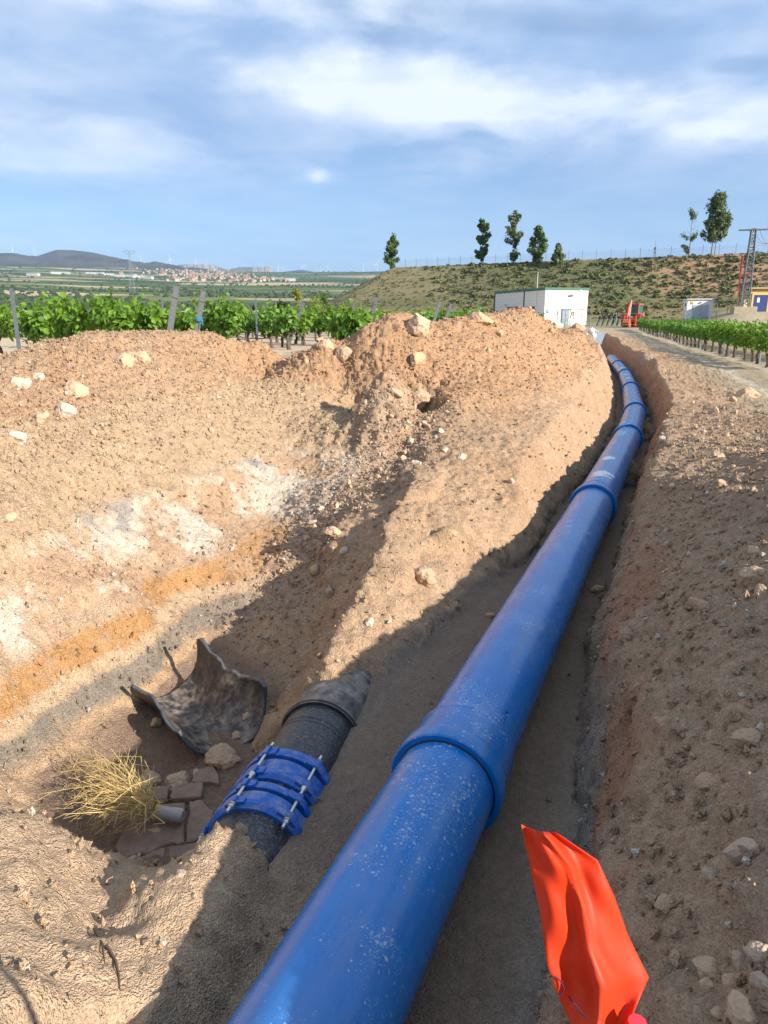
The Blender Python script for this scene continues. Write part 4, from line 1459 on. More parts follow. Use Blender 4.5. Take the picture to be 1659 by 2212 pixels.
# row direction of the left vineyard runs back to the left
RDX, RDY = -.62, .785
RHD = math.atan2(RDY, RDX)
near_lab = {}
posts = [
    (at(45, 787, FZ), 1.75, .075, 0.0, 'straight grey steel post at the left picture edge', False),
    (atY(352, 760, 16.3), 1.8, .12, R(13), 'stout weathered post leaning right, left one of the pair above the mound', True),
    (atY(412, 757, 17.6), 1.75, .11, R(13), 'stout leaning post with blue twine, right one of the pair above the mound', True),
    (at(620, 751, FZ), 1.75, .13, R(22), 'weathered post leaning far to the right where the mound dips', True),
    (atY(925, 722, 36), 1.9, .13, R(17), 'distant leaning post behind the first heap peak', True),
    (atY(945, 722, 34), 1.8, .13, R(20), 'distant leaning post just right of another behind the heap', True),
    (atY(790, 712, 30), 1.9, .12, R(14), 'leaning post half hidden by bright vine shoots left of the heap', True),
    (atY(90, 768, 25), 1.7, .06, 0, 'thin post among the vines beside the straight edge post', False),
    (atY(556, 738, 27), 1.75, .06, 0, 'thin upright post alone in the gap between the vines', False),
    (atY(275, 740, 27), 1.8, .06, 0, 'thin post behind the dense vine on the left', False),
    (atY(530, 728, 40), 1.8, .06, 0, 'faint thin post far behind the gap in the vines', False),
    (atY(652, 735, 31), 1.8, .06, 0, 'thin upright post right of the far leaning one', False),
    (atY(430, 740, 24), 1.75, .06, 0, 'thin upright post just right of the twine post', False),
]
for p, h, w, ln, lab, en in posts:
    vpost(p[0], p[1], FZ, h, w, ln, R(random.uniform(-8, 8)), lab, end=en)
# blue twine on the second stout post
tw = atY(412, 757, 17.6)
mb = MB()
for k in range(3):
    zz = 1.02 + k * .025
    mb.tube([(.085 * math.cos(q) + .30 * 0, .085 * math.sin(q) + .03, zz + .01 * math.sin(q * 2 + k)) for q in np.linspace(0, 6.3, 13)], .011, 5)
mb.tube([(.08, -.05, 1.03), (.12, -.08, .97), (.11, -.09, .90)], .008, 5)
tb = mb.build('blue_twine', mat('blue_twine', (.01, .22, .42), .7), None, smooth=True)
tb.location = (tw[0] + .24, tw[1], FZ); tag(tb, 'bright blue twine knotted round a leaning vineyard post', 'twine')

# the vines one can single out
for (px, py, Y, sc, lab) in [
    (75, 768, 19.5, 1.10, 'old vine with slanting bare trunk at the left picture edge'),
    (0, 770, 21.5, 1.1, 'vine cut by the left picture border'),
    (165, 760, 17.5, 1.15, 'dense dark vine behind the left end of the mound'),
    (235, 760, 16.9, 1.15, 'broad leafy vine with yellow tinged leaves in the middle of the left row'),
    (305, 755, 17.6, 1.1, 'vine just left of the pair of stout posts'),
    (392, 752, 18.5, .95, 'small vine between the pair of stout posts'),
    (488, 745, 22.5, 1.22, 'round old vine with split trunk above the mound'),
    (610, 742, 27.5, 1.15, 'vine behind the far leaning post'),
    (655, 738, 29, 1.1, 'vine just right of the far leaning post'),
    (748, 735, 17.0, 1.02, 'bright green vine shooting up at the left foot of the heap'),
    (775, 722, 22.0, .9, 'light green vine touching the first heap peak'),
    (120, 740, 26, 1.1, 'vine in the second row behind the edge vine'),
    (1035, 700, 30, 1.0, 'bushy green vine peeking over the heap left of the pump house'),
]:
    p = atY(px, py, Y)
    vine(p[0], p[1], FZ - .02, RHD + random.uniform(-.15, .15), lab, 'vines of the left vineyard', VN, sc)
# alike vines filling the rows behind
cnt = 0
for row in range(13):
    e = Vector((-4.8 + row * 1.6, 22.5 + row * 3.0, 0))
    for k in range(0, 16):
        x = e.x + RDX * 1.7 * k + random.uniform(-.15, .15); y = e.y + RDY * 1.7 * k + random.uniform(-.15, .15)
        if abs(x) > .60 * y + 1: continue
        if x > 6 and y < 60: continue
        vine(x, y, FZ - .02 + .004 * max(0, y - 40), RHD, 'leafy vine in the green rows of the left vineyard', 'vines filling the left rows', VF, random.uniform(.95, 1.15))
        cnt += 1
    if row % 2 == 0:
        for k in (3, 8, 13):
            x = e.x + RDX * 1.7 * k; y = e.y + RDY * 1.7 * k
            if abs(x) < .6 * y: vpost(x, y, FZ, 1.75, .06, 0, 0, 'thin steel post standing in the left vine rows', 'thin posts in the left rows')
# drip hoses along the rows
for k, (x0, y0) in enumerate([(-3.4, 26.5), (-4.2, 23.0), (-4.0, 30.5), (-6.0, 18.2)]):
    mb = MB(); pts = []
    for q in range(0, 30):
        t = q * .55
        pts.append((x0 + RDX * t, y0 + RDY * t, FZ + .33 + .10 * math.sin(q * .9 + k) * (1 if q % 5 else .3)))
    mb.tube(pts, .016, 5)
    tag(mb.build('drip_hose', DRIP, None, smooth=True), ['black drip hose sagging behind the far leaning post', 'black drip hose under the round old vine', 'farthest black drip hose in the vineyard gap', 'black drip hose low on the ground at the left edge'][k], 'hose', 'drip hoses of the vineyard')

# the right vineyard beyond the lane
r0, r1 = np.array([12.5, 22.8]), np.array([28.6, 82.0])
rd = (r1 - r0) / np.linalg.norm(r1 - r0); Lr = np.linalg.norm(r1 - r0)
rh = math.atan2(rd[1], rd[0])
n_ = 44
ORD = 'first second third fourth fifth sixth seventh eighth ninth tenth eleventh twelfth thirteenth fourteenth fifteenth sixteenth seventeenth eighteenth nineteenth'.split()


def ordinal(k):
    if k < 19: return ORD[k]
    t = {2: 'twent', 3: 'thirt', 4: 'fort'}[(k + 1) // 10]
    return t + ('ieth' if (k + 1) % 10 == 0 else 'y-' + ORD[(k + 1) % 10 - 1])


for row in range(3):
    for k in range(n_):
        q = k / (n_ - 1)
        p = r0 + rd * Lr * q + np.array([rd[1], -rd[0]]) * 2.6 * row + RNG.normal(0, .06, 2)
        if p[0] > .58 * p[1] + 1: continue
        zf = np.interp(p[1], [0, 60, 100], [0, .05, .35])
        lab = ordinal(k) + ' vine from the right border in the front row beside the lane' if row == 0 else 'vine in the rows behind the one lining the lane'
        if row == 0 and k == n_ - 1: lab = 'last vine of the front row, next to the digger'
        vine(p[0], p[1], zf - .02, rh, lab, 'vines lining the lane' if row == 0 else 'vines behind the lane row', VN if (row == 0 and k < 10) else VF, random.uniform(.88, 1.0))
for k in range(9):
    p = r0 + rd * Lr * (k + .4) / 9
    vpost(p[0], p[1], 0, 1.25, .05, 0, 0, 'thin grey post in the vine row along the lane', 'posts along the lane')

# dry tumbleweeds caught in the trench
STRAW = mat('dry_straw', (.62, .44, .18), .85, island=.4)
STRAWD = mat('dry_twig', (.34, .24, .13), .9, island=.3)


def tangle(name, c, rad, n, label, m_, flat=.8):
    mb = MB(); rr = random.Random(int(rad * 1000) + n)
    for k in range(n):
        d = Vector((rr.gauss(0, 1), rr.gauss(0, 1), rr.gauss(0, 1) * flat)).normalized()
        e = Vector((rr.gauss(0, 1), rr.gauss(0, 1), rr.gauss(0, 1))).normalized()
        r_ = rad * rr.uniform(.5, 1.0)
        P = [d * r_ * .15, d * r_ * .6 + e * r_ * .15, d * r_ * .95 + e * r_ * .45, d * r_ * .9 + e * r_ * .8]
        mb.tube([(p.x, p.y, p.z * flat) for p in P], [.004, .0035, .003, .002], 3, cap=False)
    o = mb.build(name, m_, None)
    o.location = c
    return tag(o, label, 'tumbleweed', 'tumbleweeds caught beside the pipe')


for (px, py, w, lab) in [(1397, 858, .34, 'farthest dry tumbleweed between the pipe bend and bank'), (1398, 932, .34, 'round dry tumbleweed at the third blue collar'), (1377, 1026, .28, 'flattened dry weed beside the white painted pipe')]:
    p = at(px, py, -.72)
    tangle('tumbleweed', (p[0], p[1], -.70), w, 150, lab, STRAWD)

# bundle of dry brush stuck in a cut plastic bottle
neck = Vector(at(326, 1752, -1.36))
mb = MB(); rr = random.Random(11)
tips = []
for k in range(230):
    px, py = rr.uniform(85, 330), rr.uniform(1585, 1830)
    if (px - 90) / 240 + (1830 - py) / 300 > 1.42: continue
    tip = Vector(at(px, py, rr.uniform(-1.40, -1.12) if px > 140 else -1.22))
    dv = tip - neck
    up = Vector((rr.gauss(0, .05), rr.gauss(0, .05), .04 + abs(rr.gauss(0, .05))))
    L = rr.uniform(.55, 1.0)
    P = [neck + Vector((rr.gauss(0, .014), rr.gauss(0, .014), rr.gauss(0, .014))), neck + dv * .22 * L + up * .7 + Vector((rr.gauss(0, .012), rr.gauss(0, .012), 0)), neck + dv * .55 * L + up * 1.15 + Vector((rr.gauss(0, .035), rr.gauss(0, .035), rr.gauss(0, .02))), neck + dv * .8 * L + up * .9, neck + dv * L + up * .35 + Vector((rr.gauss(0, .02), rr.gauss(0, .02), 0))]
    mb.tube(P, [.0028, .0024, .0018, .0014, .0009], 3, cap=False)
    for q in range(3):
        a = P[2].lerp(P[4], rr.random())
        mb.tube([a, a + dv.normalized() * .05 + Vector((rr.gauss(0, .03), rr.gauss(0, .03), rr.gauss(0, .03)))], [.0011, .0006], 3, cap=False)
br = empty('dry_brush', tuple(neck), 0, 'fan of yellow dry brush lying in the excavation', 'dry plant')
so = mb.build('stems', STRAW, None)
tag(so, kind='stuff')
so.parent = br; so.matrix_parent_inverse = Matrix.Translation(-neck)
b1 = Vector(at(400, 1764, -1.37))
bt = empty('plastic_bottle', label='dusty clear plastic bottle with yellow band lying on the mud', cat='bottle')
bt.matrix_world = pipe_frame(neck + Vector((-.01, 0, .0)), b1)
Lb = (b1 - neck).length
BOT = mat('dusty_clear_plastic', (.33, .30, .29), .3, var=.15, vscale=20, dust=.4, dscale=14)
mb = MB(); mb.lathe([(.038, 0), (.043, .01), (.044, Lb * .3), (.040, Lb * .36), (.044, Lb * .42), (.041, Lb * .6), (.045, Lb * .7), (.045, Lb * .93), (.038, Lb * .99), (.012, Lb), (.0, Lb - .008)], Matrix(), 28)
mb.build('bottle_body', BOT, bt, smooth=True)
mb = MB(); mb.lathe([(.0435, Lb * .17), (.0455, Lb * .18), (.0455, Lb * .25), (.0435, Lb * .26)], Matrix(), 28)
mb.build('yellow_band', mat('yellow_plastic', (.62, .45, .04), .5), bt, smooth=True)

# bare roots poking out of the near mound
for (pts, lab) in [([(232, 2045), (250, 2075), (262, 2110), (268, 2140)], 'thin dark root hanging on the near mound'), ([(205, 2010), (222, 2040), (228, 2085)], 'shorter root left of the hanging one on the near mound')]:
    mb = MB()
    P = [Vector(hit(*q)[0]) + Vector((0, -.004, .012)) for q in pts]
    mb.tube(P, [.007, .006, .004, .002], 5) if len(P) == 4 else mb.tube(P, [.006, .004, .002], 5)
    tag(mb.build('root', mat('dark_root', (.10, .065, .04), .9), None, smooth=True), lab, 'root')

# ================================================================ orange flag on its stake
def flag():
    Lf = [(1125, 1780), (1150, 1892), (1167, 1970), (1182, 2085), (1205, 2150), (1235, 2216), (1258, 2275)]
    Rt = [(1200, 1797), (1291, 1858), (1326, 1935), (1356, 2020), (1401, 2111), (1366, 2196), (1330, 2275)]
    nu_, nv = 20, 36
    V = []
    for i in range(nv + 1):
        t = i / nv * 6; k = min(int(t), 5); f = t - k
        l = np.array(Lf[k]) * (1 - f) + np.array(Lf[k + 1]) * f
        r = np.array(Rt[k]) * (1 - f) + np.array(Rt[k + 1]) * f
        for j in range(nu_ + 1):
            q = j / nu_
            p = l * (1 - q) + r * q
            if i < 6: p[1] += (1 - i / 6) * 22 * math.sin(q * math.pi) * .3
            crease = .022 * abs(q - (.35 + .12 * math.sin(i * .11))) - .018 * math.exp(-((q - .62 + i * .006) / .07) ** 2) + .007 * math.sin(q * 9 + i * .25) + .002 * math.sin(q * 17 - i * .4) + .005 * pn(q * 3.0, i * .10, 2.0)
            dep = .80 + crease + .02 * math.sin(i / nv * 3.0)
            ray = FWD + RTV * (p[0] - CX) / F0 - UPV * (p[1] - CY) / F0
            V.append(np.array([0, 0, EYE]) + ray * dep)
    F_ = [(i * (nu_ + 1) + j, i * (nu_ + 1) + j + 1, (i + 1) * (nu_ + 1) + j + 1, (i + 1) * (nu_ + 1) + j) for i in range(nv) for j in range(nu_)]
    V = np.array(V)
    M = bpy.data.materials.new('orange_ribbon'); M.use_nodes = True
    N, Lk = M.node_tree.nodes, M.node_tree.links
    b = N['Principled BSDF']; b.inputs['Base Color'].default_value = (.66, .045, .007, 1); b.inputs['Roughness'].default_value = .55
    tr = N.new('ShaderNodeBsdfTranslucent'); tr.inputs[0].default_value = (.92, .085, .008, 1)
    ms = N.new('ShaderNodeMixShader'); ms.inputs[0].default_value = .3
    Lk.new(b.outputs[0], ms.inputs[1]); Lk.new(tr.outputs[0], ms.inputs[2]); Lk.new(ms.outputs[0], N['Material Output'].inputs[0])
    foot = Vector(at(1372, 2212, .80)); foot = Vector((foot.x, foot.y, 0))
    s_, u_ = xy2su(foot.x, foot.y); gz_ = gz(s_, u_)
    rt = empty('marker_flag', (foot.x, foot.y, gz_), 0, 'orange plastic marker flag on a stake at the bottom of the picture', 'flag')
    off = Vector((foot.x, foot.y, gz_))
    me = np_mesh('ribbon', V - np.array(off[:]), np.array(F_), [M], True)
    rb = obj('ribbon', me, rt)
    sm = rb.modifiers.new('thick', 'SOLIDIFY'); sm.thickness = .0006
    # felt pen marks
    PEN = mat('purple_ink', (.05, .004, .03), .8)
    mb = MB()
    def onfl(px, py): 
        ray = FWD + RTV * (px - CX) / F0 - UPV * (py - CY) / F0
        d2 = np.sum(((V - np.array([0, 0, EYE])) - ray * .8) ** 2, axis=1)
        dp = (V[np.argmin(d2)] - np.array([0, 0, EYE])) @ FWD
        return Vector(np.array([0, 0, EYE]) + ray * (dp - .0022)) - off
    for st in ([(1192, 2108), (1203, 2112), (1213, 2122), (1218, 2136), (1214, 2148), (1205, 2150)], [(1229, 2153), (1238, 2166), (1250, 2180), (1258, 2190), (1268, 2200)]):
        mb = MB(); mb.tube([onfl(*q) for q in st], [.0008, .0011, .0012, .0011, .001, .0007][:len(st)], 5)
        mb.build('pen_stroke', PEN, rb, smooth=True)
    top = Vector(at(1372, 2212, EYE - .62)) - off
    top = Vector(np.array([0, 0, EYE]) + (FWD + RTV * (1372 - CX) / F0 - UPV * (2252 - CY) / F0) * .805) - off
    mb = MB(); mb.tube([(0, 0, -.15), (top.x * .5, top.y * .5, top.z * .5), (top.x, top.y, top.z - .02)], .010, 8)
    mb.build('stake', mat('stake_wood', (.40, .29, .17), .8, var=.2, vscale=20), rt, smooth=True)
    for k in range(4):
        z0 = -.024 + k * .014
        mb = MB(); mb.tube([(top.x, top.y, top.z + z0), (top.x, top.y, top.z + z0 + .012)], [.0135, .0135 - .001 * k], 10)
        mb.build('tape_band', mat('red_tape', (.62, .04, .06), .5) if k % 2 else mat('white_tape', (.75, .70, .70), .5), rt, smooth=True)


flag()

# ================================================================ wider land
def zland(X, Y):
    r = np.hypot(X, Y)
    left = np.interp(r, [0, 60, 110, 200, 300, 600, 900, 2000, 3500, 5000, 7000, 12000, 30000], [.5, .5, .9, 2.2, 4.5, 14, 26, 84, 182, 300, 380, 420, 420])
    right = np.interp(r, [0, 60, 85, 110, 200, 300, 600, 900, 2000, 3500, 5000, 7000, 12000, 30000], [0, .05, .22, .42, 1.5, 4, 14, 26, 84, 182, 300, 380, 420, 420])
    side = sstep(X - (.22 * Y + 0.5), -6, 6)            # which side of the trench
    z = left * (1 - side) + right * side
    # rise towards the cabins on the right
    z = z + 1.9 * sstep(X - .40 * Y, -1.5, 8) * sstep(Y, 66, 86) * sstep(260 - r, 0, 60)
    z = z + 6 * fbm(X / 420, Y / 420, .5, 3) * sstep(r, 300, 900) + 25 * fbm(X / 1500, Y / 1500, 2.5, 3) * sstep(r, 1500, 3500)
    return z


def field_mat():
    M = bpy.data.materials.new('fields'); M.use_nodes = True
    nt = M.node_tree; N, Lk = nt.nodes, nt.links
    b = N['Principled BSDF']; b.inputs['Roughness'].default_value = .95; b.inputs['Specular IOR Level'].default_value = .1
    tc = N.new('ShaderNodeTexCoord')
    mp = N.new('ShaderNodeMapping'); mp.inputs['Scale'].default_value = (1 / 260, 1 / 130, 0); mp.inputs['Rotation'].default_value = (0, 0, .15); Lk.new(tc.outputs['Object'], mp.inputs[0])
    wn = N.new('ShaderNodeTexNoise'); wn.inputs['Scale'].default_value = .9; wn.inputs['Detail'].default_value = 2; Lk.new(mp.outputs[0], wn.inputs[0])
    ad = N.new('ShaderNodeVectorMath'); ad.operation = 'MULTIPLY_ADD'; Lk.new(wn.outputs['Color'], ad.inputs[0]); ad.inputs[1].default_value = (.6, .6, 0); Lk.new(mp.outputs[0], ad.inputs[2])
    vo = N.new('ShaderNodeTexVoronoi'); vo.inputs['Scale'].default_value = 1.0; vo.inputs['Randomness'].default_value = .85; Lk.new(ad.outputs[0], vo.inputs[0])
    sp = N.new('ShaderNodeSeparateColor'); Lk.new(vo.outputs['Color'], sp.inputs[0])
    cr = N.new('ShaderNodeValToRGB'); cr.color_ramp.interpolation = 'CONSTANT'
    cols = [(0, (.050, .085, .022)), (.18, (.085, .13, .035)), (.36, (.16, .16, .065)), (.48, (.065, .105, .028)), (.62, (.34, .26, .16)), (.72, (.11, .14, .045)), (.84, (.42, .33, .20)), (.92, (.035, .06, .02))]
    el = cr.color_ramp.elements
    el[0].position = 0; el[0].color = (*cols[0][1], 1); el[1].position = cols[1][0]; el[1].color = (*cols[1][1], 1)
    for p, c in cols[2:]:
        e = el.new(p); e.color = (*c, 1)
    Lk.new(sp.outputs[0], cr.inputs[0])
    n2 = N.new('ShaderNodeTexNoise'); n2.inputs['Scale'].default_value = .05; n2.inputs['Detail'].default_value = 6; n2.inputs['Roughness'].default_value = .7; Lk.new(tc.outputs['Object'], n2.inputs[0])
    mr = N.new('ShaderNodeMapRange'); Lk.new(n2.outputs[0], mr.inputs[0]); mr.inputs[1].default_value = .3; mr.inputs[2].default_value = .7; mr.inputs[3].default_value = .7; mr.inputs[4].default_value = 1.3
    sc = N.new('ShaderNodeVectorMath'); sc.operation = 'SCALE'; Lk.new(cr.outputs[0], sc.inputs[0]); Lk.new(mr.outputs[0], sc.inputs['Scale'])
    # albedo attribute for the land close by
    at_ = N.new('ShaderNodeAttribute'); at_.attribute_name = 'albedo'
    mx = N.new('ShaderNodeMixRGB'); Lk.new(at_.outputs['Alpha'], mx.inputs[0]); Lk.new(sc.outputs[0], mx.inputs[1])
    n3 = N.new('ShaderNodeTexNoise'); n3.inputs['Scale'].default_value = 2.2; n3.inputs['Detail'].default_value = 8; n3.inputs['Roughness'].default_value = .7; Lk.new(tc.outputs['Object'], n3.inputs[0])
    mr3 = N.new('ShaderNodeMapRange'); Lk.new(n3.outputs[0], mr3.inputs[0]); mr3.inputs[1].default_value = .3; mr3.inputs[2].default_value = .7; mr3.inputs[3].default_value = .75; mr3.inputs[4].default_value = 1.25
    s3 = N.new('ShaderNodeVectorMath'); s3.operation = 'SCALE'; Lk.new(at_.outputs['Color'], s3.inputs[0]); Lk.new(mr3.outputs[0], s3.inputs['Scale'])
    Lk.new(s3.outputs[0], mx.inputs[2])
    Lk.new(mx.outputs[0], b.inputs['Base Color'])
    bp = N.new('ShaderNodeBump'); bp.inputs['Strength'].default_value = .6; bp.inputs['Distance'].default_value = .06; Lk.new(n3.outputs[0], bp.inputs['Height']); Lk.new(bp.outputs[0], b.inputs['Normal'])
    return M


FIELD = field_mat()
rr_ = np.array([0.01, *np.arange(4, 30, .4), *grow(30, 95, .4, 1.01, 1.0), *np.geomspace(97, 14000, 120)])
aa_ = np.concatenate([np.linspace(-math.pi, -.75, 40)[:-1], np.linspace(-.75, .75, 300), np.linspace(.75, math.pi, 40)[1:]])
LR, LA = np.meshgrid(rr_, aa_, indexing='ij')
LX, LY = LR * np.sin(LA), LR * np.cos(LA)
LZ = zland(LX, LY)
# leave the dug strip open: drop faces well inside the detailed ground, tuck the overlap under it
lp = np.stack([LX, LY], -1).reshape(-1, 2)
near = LR.ravel() < 90
ins = np.zeros(len(lp)); 
for k in np.nonzero(near)[0]:
    s_, u_ = xy2su(lp[k, 0], lp[k, 1])
    ins[k] = min(s_ + 5.9, 73 - s_, u_ + 10.4, 8.1 - u_)
ins = np.where(near, ins, -9).reshape(LR.shape)
LZ = LZ - .10 * sstep(ins, -.2, .4)
# also sample finely near the trench edges
li = np.arange(LR.size).reshape(LR.shape)
lq = np.stack([li[:-1, :-1], li[:-1, 1:], li[1:, 1:], li[1:, :-1]], -1).reshape(-1, 4)
keep = (ins.ravel()[lq] > .05).sum(1) < 4
lq = lq[keep]
land_me = np_mesh('plain', np.stack([LX, LY, LZ], -1).reshape(-1, 3), lq[:, ::-1], [FIELD], True)
a4 = np.ones((LR.size, 4), np.float32)
a4[:, :3] = (.50, .385, .265)
dirt = fbm(LX / 6, LY / 6, 0, 3).ravel()
rs_ = sstep(LX - (.22 * LY + .5), -4, 4).ravel()
a4[:, :3] = a4[:, :3] * (1 - rs_[:, None]) + np.array([.36, .29, .195]) * rs_[:, None]
gr = sstep(dirt, .0, .4) * rs_ * sstep(LR.ravel(), 50, 80)
a4[:, :3] = a4[:, :3] * (1 - .6 * gr[:, None]) + np.array([.14, .14, .06]) * .6 * gr[:, None]
a4[:, 3] = 1 - sstep(LR.ravel(), 80, 160)
at_ = land_me.attributes.new('albedo', 'FLOAT_COLOR', 'POINT'); at_.data.foreach_set('color', a4.ravel())
tag(obj('plain', land_me), kind='structure')


def zl(x, y): return float(zland(np.array([float(x)]), np.array([float(y)]))[0])


# ---------------------------------------------------------------- reservoir embankment
DP = [np.array(at(850, 577, 16.0)[:2]), np.array(at(1200, 563, 16.0)[:2]), np.array(at(1659, 545, 16.0)[:2]), np.array([150., 118.]), np.array([260., 330.]), np.array([70., 380.])]
DP[1] = DP[0] + (DP[2] - DP[0]) * .5 + np.array([-1.0, -1.0])


def dam_dist(X, Y):
    """distance outside the crest polygon"""
    d = np.full(X.shape, 1e9); inside = np.ones(X.shape, bool)
    for k in range(len(DP)):
        a, b = DP[k], DP[(k + 1) % len(DP)]
        e = b - a
        t = np.clip(((X - a[0]) * e[0] + (Y - a[1]) * e[1]) / (e @ e), 0, 1)
        d = np.minimum(d, np.hypot(X - a[0] - t * e[0], Y - a[1] - t * e[1]))
        inside &= (e[0] * (Y - a[1]) - e[1] * (X - a[0])) > 0
    return np.where(inside, -d, d)


def zdam(X, Y):
    d = dam_dist(X, Y)
    z = 16.0 - np.maximum(0, d) * .52 + .5 * fbm(X / 9, Y / 9, .2, 3) * sstep(d, .5, 4) + .8 * fbm(X / 30, Y / 30, 1.2, 2) * sstep(d, 2, 10)
    # gullied bare corner at the right
    z = z - .5 * np.abs(pn(X / 3.5, Y / 12, 5.0)) * sstep(X, 60, 80) * sstep(d, 1, 6)
    return z


ex, ey = np.meshgrid(np.arange(-60, 150, .9), np.arange(86, 300, .9), indexing='ij')
ez = zdam(ex, ey); lz = zland(ex, ey)
dd_ = dam_dist(ex, ey)
okv = (ez > lz - .6) & (dd_ > -9)
ei = np.arange(ex.size).reshape(ex.shape)
eq = np.stack([ei[:-1, :-1], ei[:-1, 1:], ei[1:, 1:], ei[1:, :-1]], -1).reshape(-1, 4)
eq = eq[okv.ravel()[eq].all(1)]
em = np_mesh('embankment', np.stack([ex, ey, ez], -1).reshape(-1, 3), eq[:, ::-1], [soil], True)
e1 = fbm(ex / 7, ey / 7, 0, 4); e2 = fbm(ex / 2.2, ey / 2.2, 3, 3)
ea = np.empty((*ex.shape, 3), np.float32); ea[:] = (.135, .135, .062)
ea = mixc(ea, C3(.11, .115, .05), sstep(e1 + .5 * e2, -.15, .3))
ea = mixc(ea, C3(.27, .21, .115), sstep(e2 - .3 * e1, .1, .5) * .6)
ea = mixc(ea, C3(.29, .225, .13), sstep(35 - ex + 10 * e1, 0, 25) * sstep(ez, 4, 8) * .45)
ea = mixc(ea, C3(.26, .19, .09), sstep(5 - ez, 0, 2) * .6)
ea = mixc(ea, C3(.36, .215, .125), sstep(ex - .1 * (ez - 8) + 12 * e1 - 58 + .55 * (16 - ez), 0, 16) * sstep(ez, 4.5, 7.5) * .9)
put_albedo(em, ea)
tag(obj('embankment', em), kind='structure')


# scrub: nobody could count it
def scrub(n, seed, sel, smin_, smax, material, name, label, leaves=26, tm='simple'):
    rg = np.random.default_rng(seed)
    cx = rg.uniform(-55, 130, n * 4); cy = rg.uniform(100, 235, n * 4)
    cz = zdam(cx, cy); d = dam_dist(cx, cy)
    k = (cz > zland(cx, cy) + .2) & (d > .5) & sel(cx, cy, cz, d, rg)
    cx, cy, cz = cx[k][:n], cy[k][:n], cz[k][:n]
    m_ = len(cx)
    s = smin_ + (smax - smin_) * rg.random(m_) ** 2
    O = rg.normal(0, 1, (m_, leaves, 3)); O /= np.linalg.norm(O, axis=2)[..., None]
    O *= rg.uniform(.5, 1.0, (m_, leaves, 1)); O[..., 2] = np.abs(O[..., 2]) * .8
    C = np.stack([cx, cy, cz - .05], -1)[:, None] + O * s[:, None, None]
    D = O + np.array([0, 0, .4]) + rg.normal(0, .4, O.shape)
    me = leaf_cloud(C.reshape(-1, 3), D.reshape(-1, 3), np.repeat(s * .34, leaves) * rg.uniform(.7, 1.3, m_ * leaves), [material], name, tm, rg)
    return tag(obj(name, me), label, 'scrub', kind='stuff')


SCRUB1 = leaf_mat('scrub_green', (.075, .095, .034), (.16, .17, .065), .15, .8)
SCRUB2 = leaf_mat('scrub_grey', (.09, .105, .05), (.19, .18, .095), .15, .8)
SCRUB3 = leaf_mat('dry_grass', (.24, .18, .07), (.36, .27, .11), .2, .8)
dens = lambda x, y: fbm(x / 8, y / 8, 7, 3)
scrub(5200, 1, lambda x, y, z, d, rg: (dens(x, y) + rg.normal(0, .25, len(x)) > -.08 - .004 * np.minimum(x - 10, 40)) & (x - .2 * z > 8 + 8 * rg.random(len(x))), .25, 1.15, SCRUB1, 'green_scrub', 'dark green scrub covering the embankment slope')
scrub(6500, 2, lambda x, y, z, d, rg: rg.random(len(x)) > .2, .15, .6, SCRUB2, 'grey_scrub', 'grey green tufts dotted over the embankment slope', 20)
scrub(1500, 3, lambda x, y, z, d, rg: (z < 6.5) | (rg.random(len(x)) > .85), .2, .8, SCRUB3, 'dry_grass', 'dry yellow grass at the foot of the embankment', 22, 'narrow')

# ---------------------------------------------------------------- trees
TBARK = mat('tree_bark', (.16, .12, .085), .95, var=.3, vscale=3)
TLEAF = leaf_mat('poplar_leaf', (.05, .10, .022), (.12, .19, .045), .25, .5)
TLEAF2 = leaf_mat('poplar_leaf_pale', (.07, .105, .04), (.15, .19, .085), .25, .5)
YLEAF = leaf_mat('yellow_green_leaf', (.13, .17, .02), (.28, .28, .04), .3, .5)


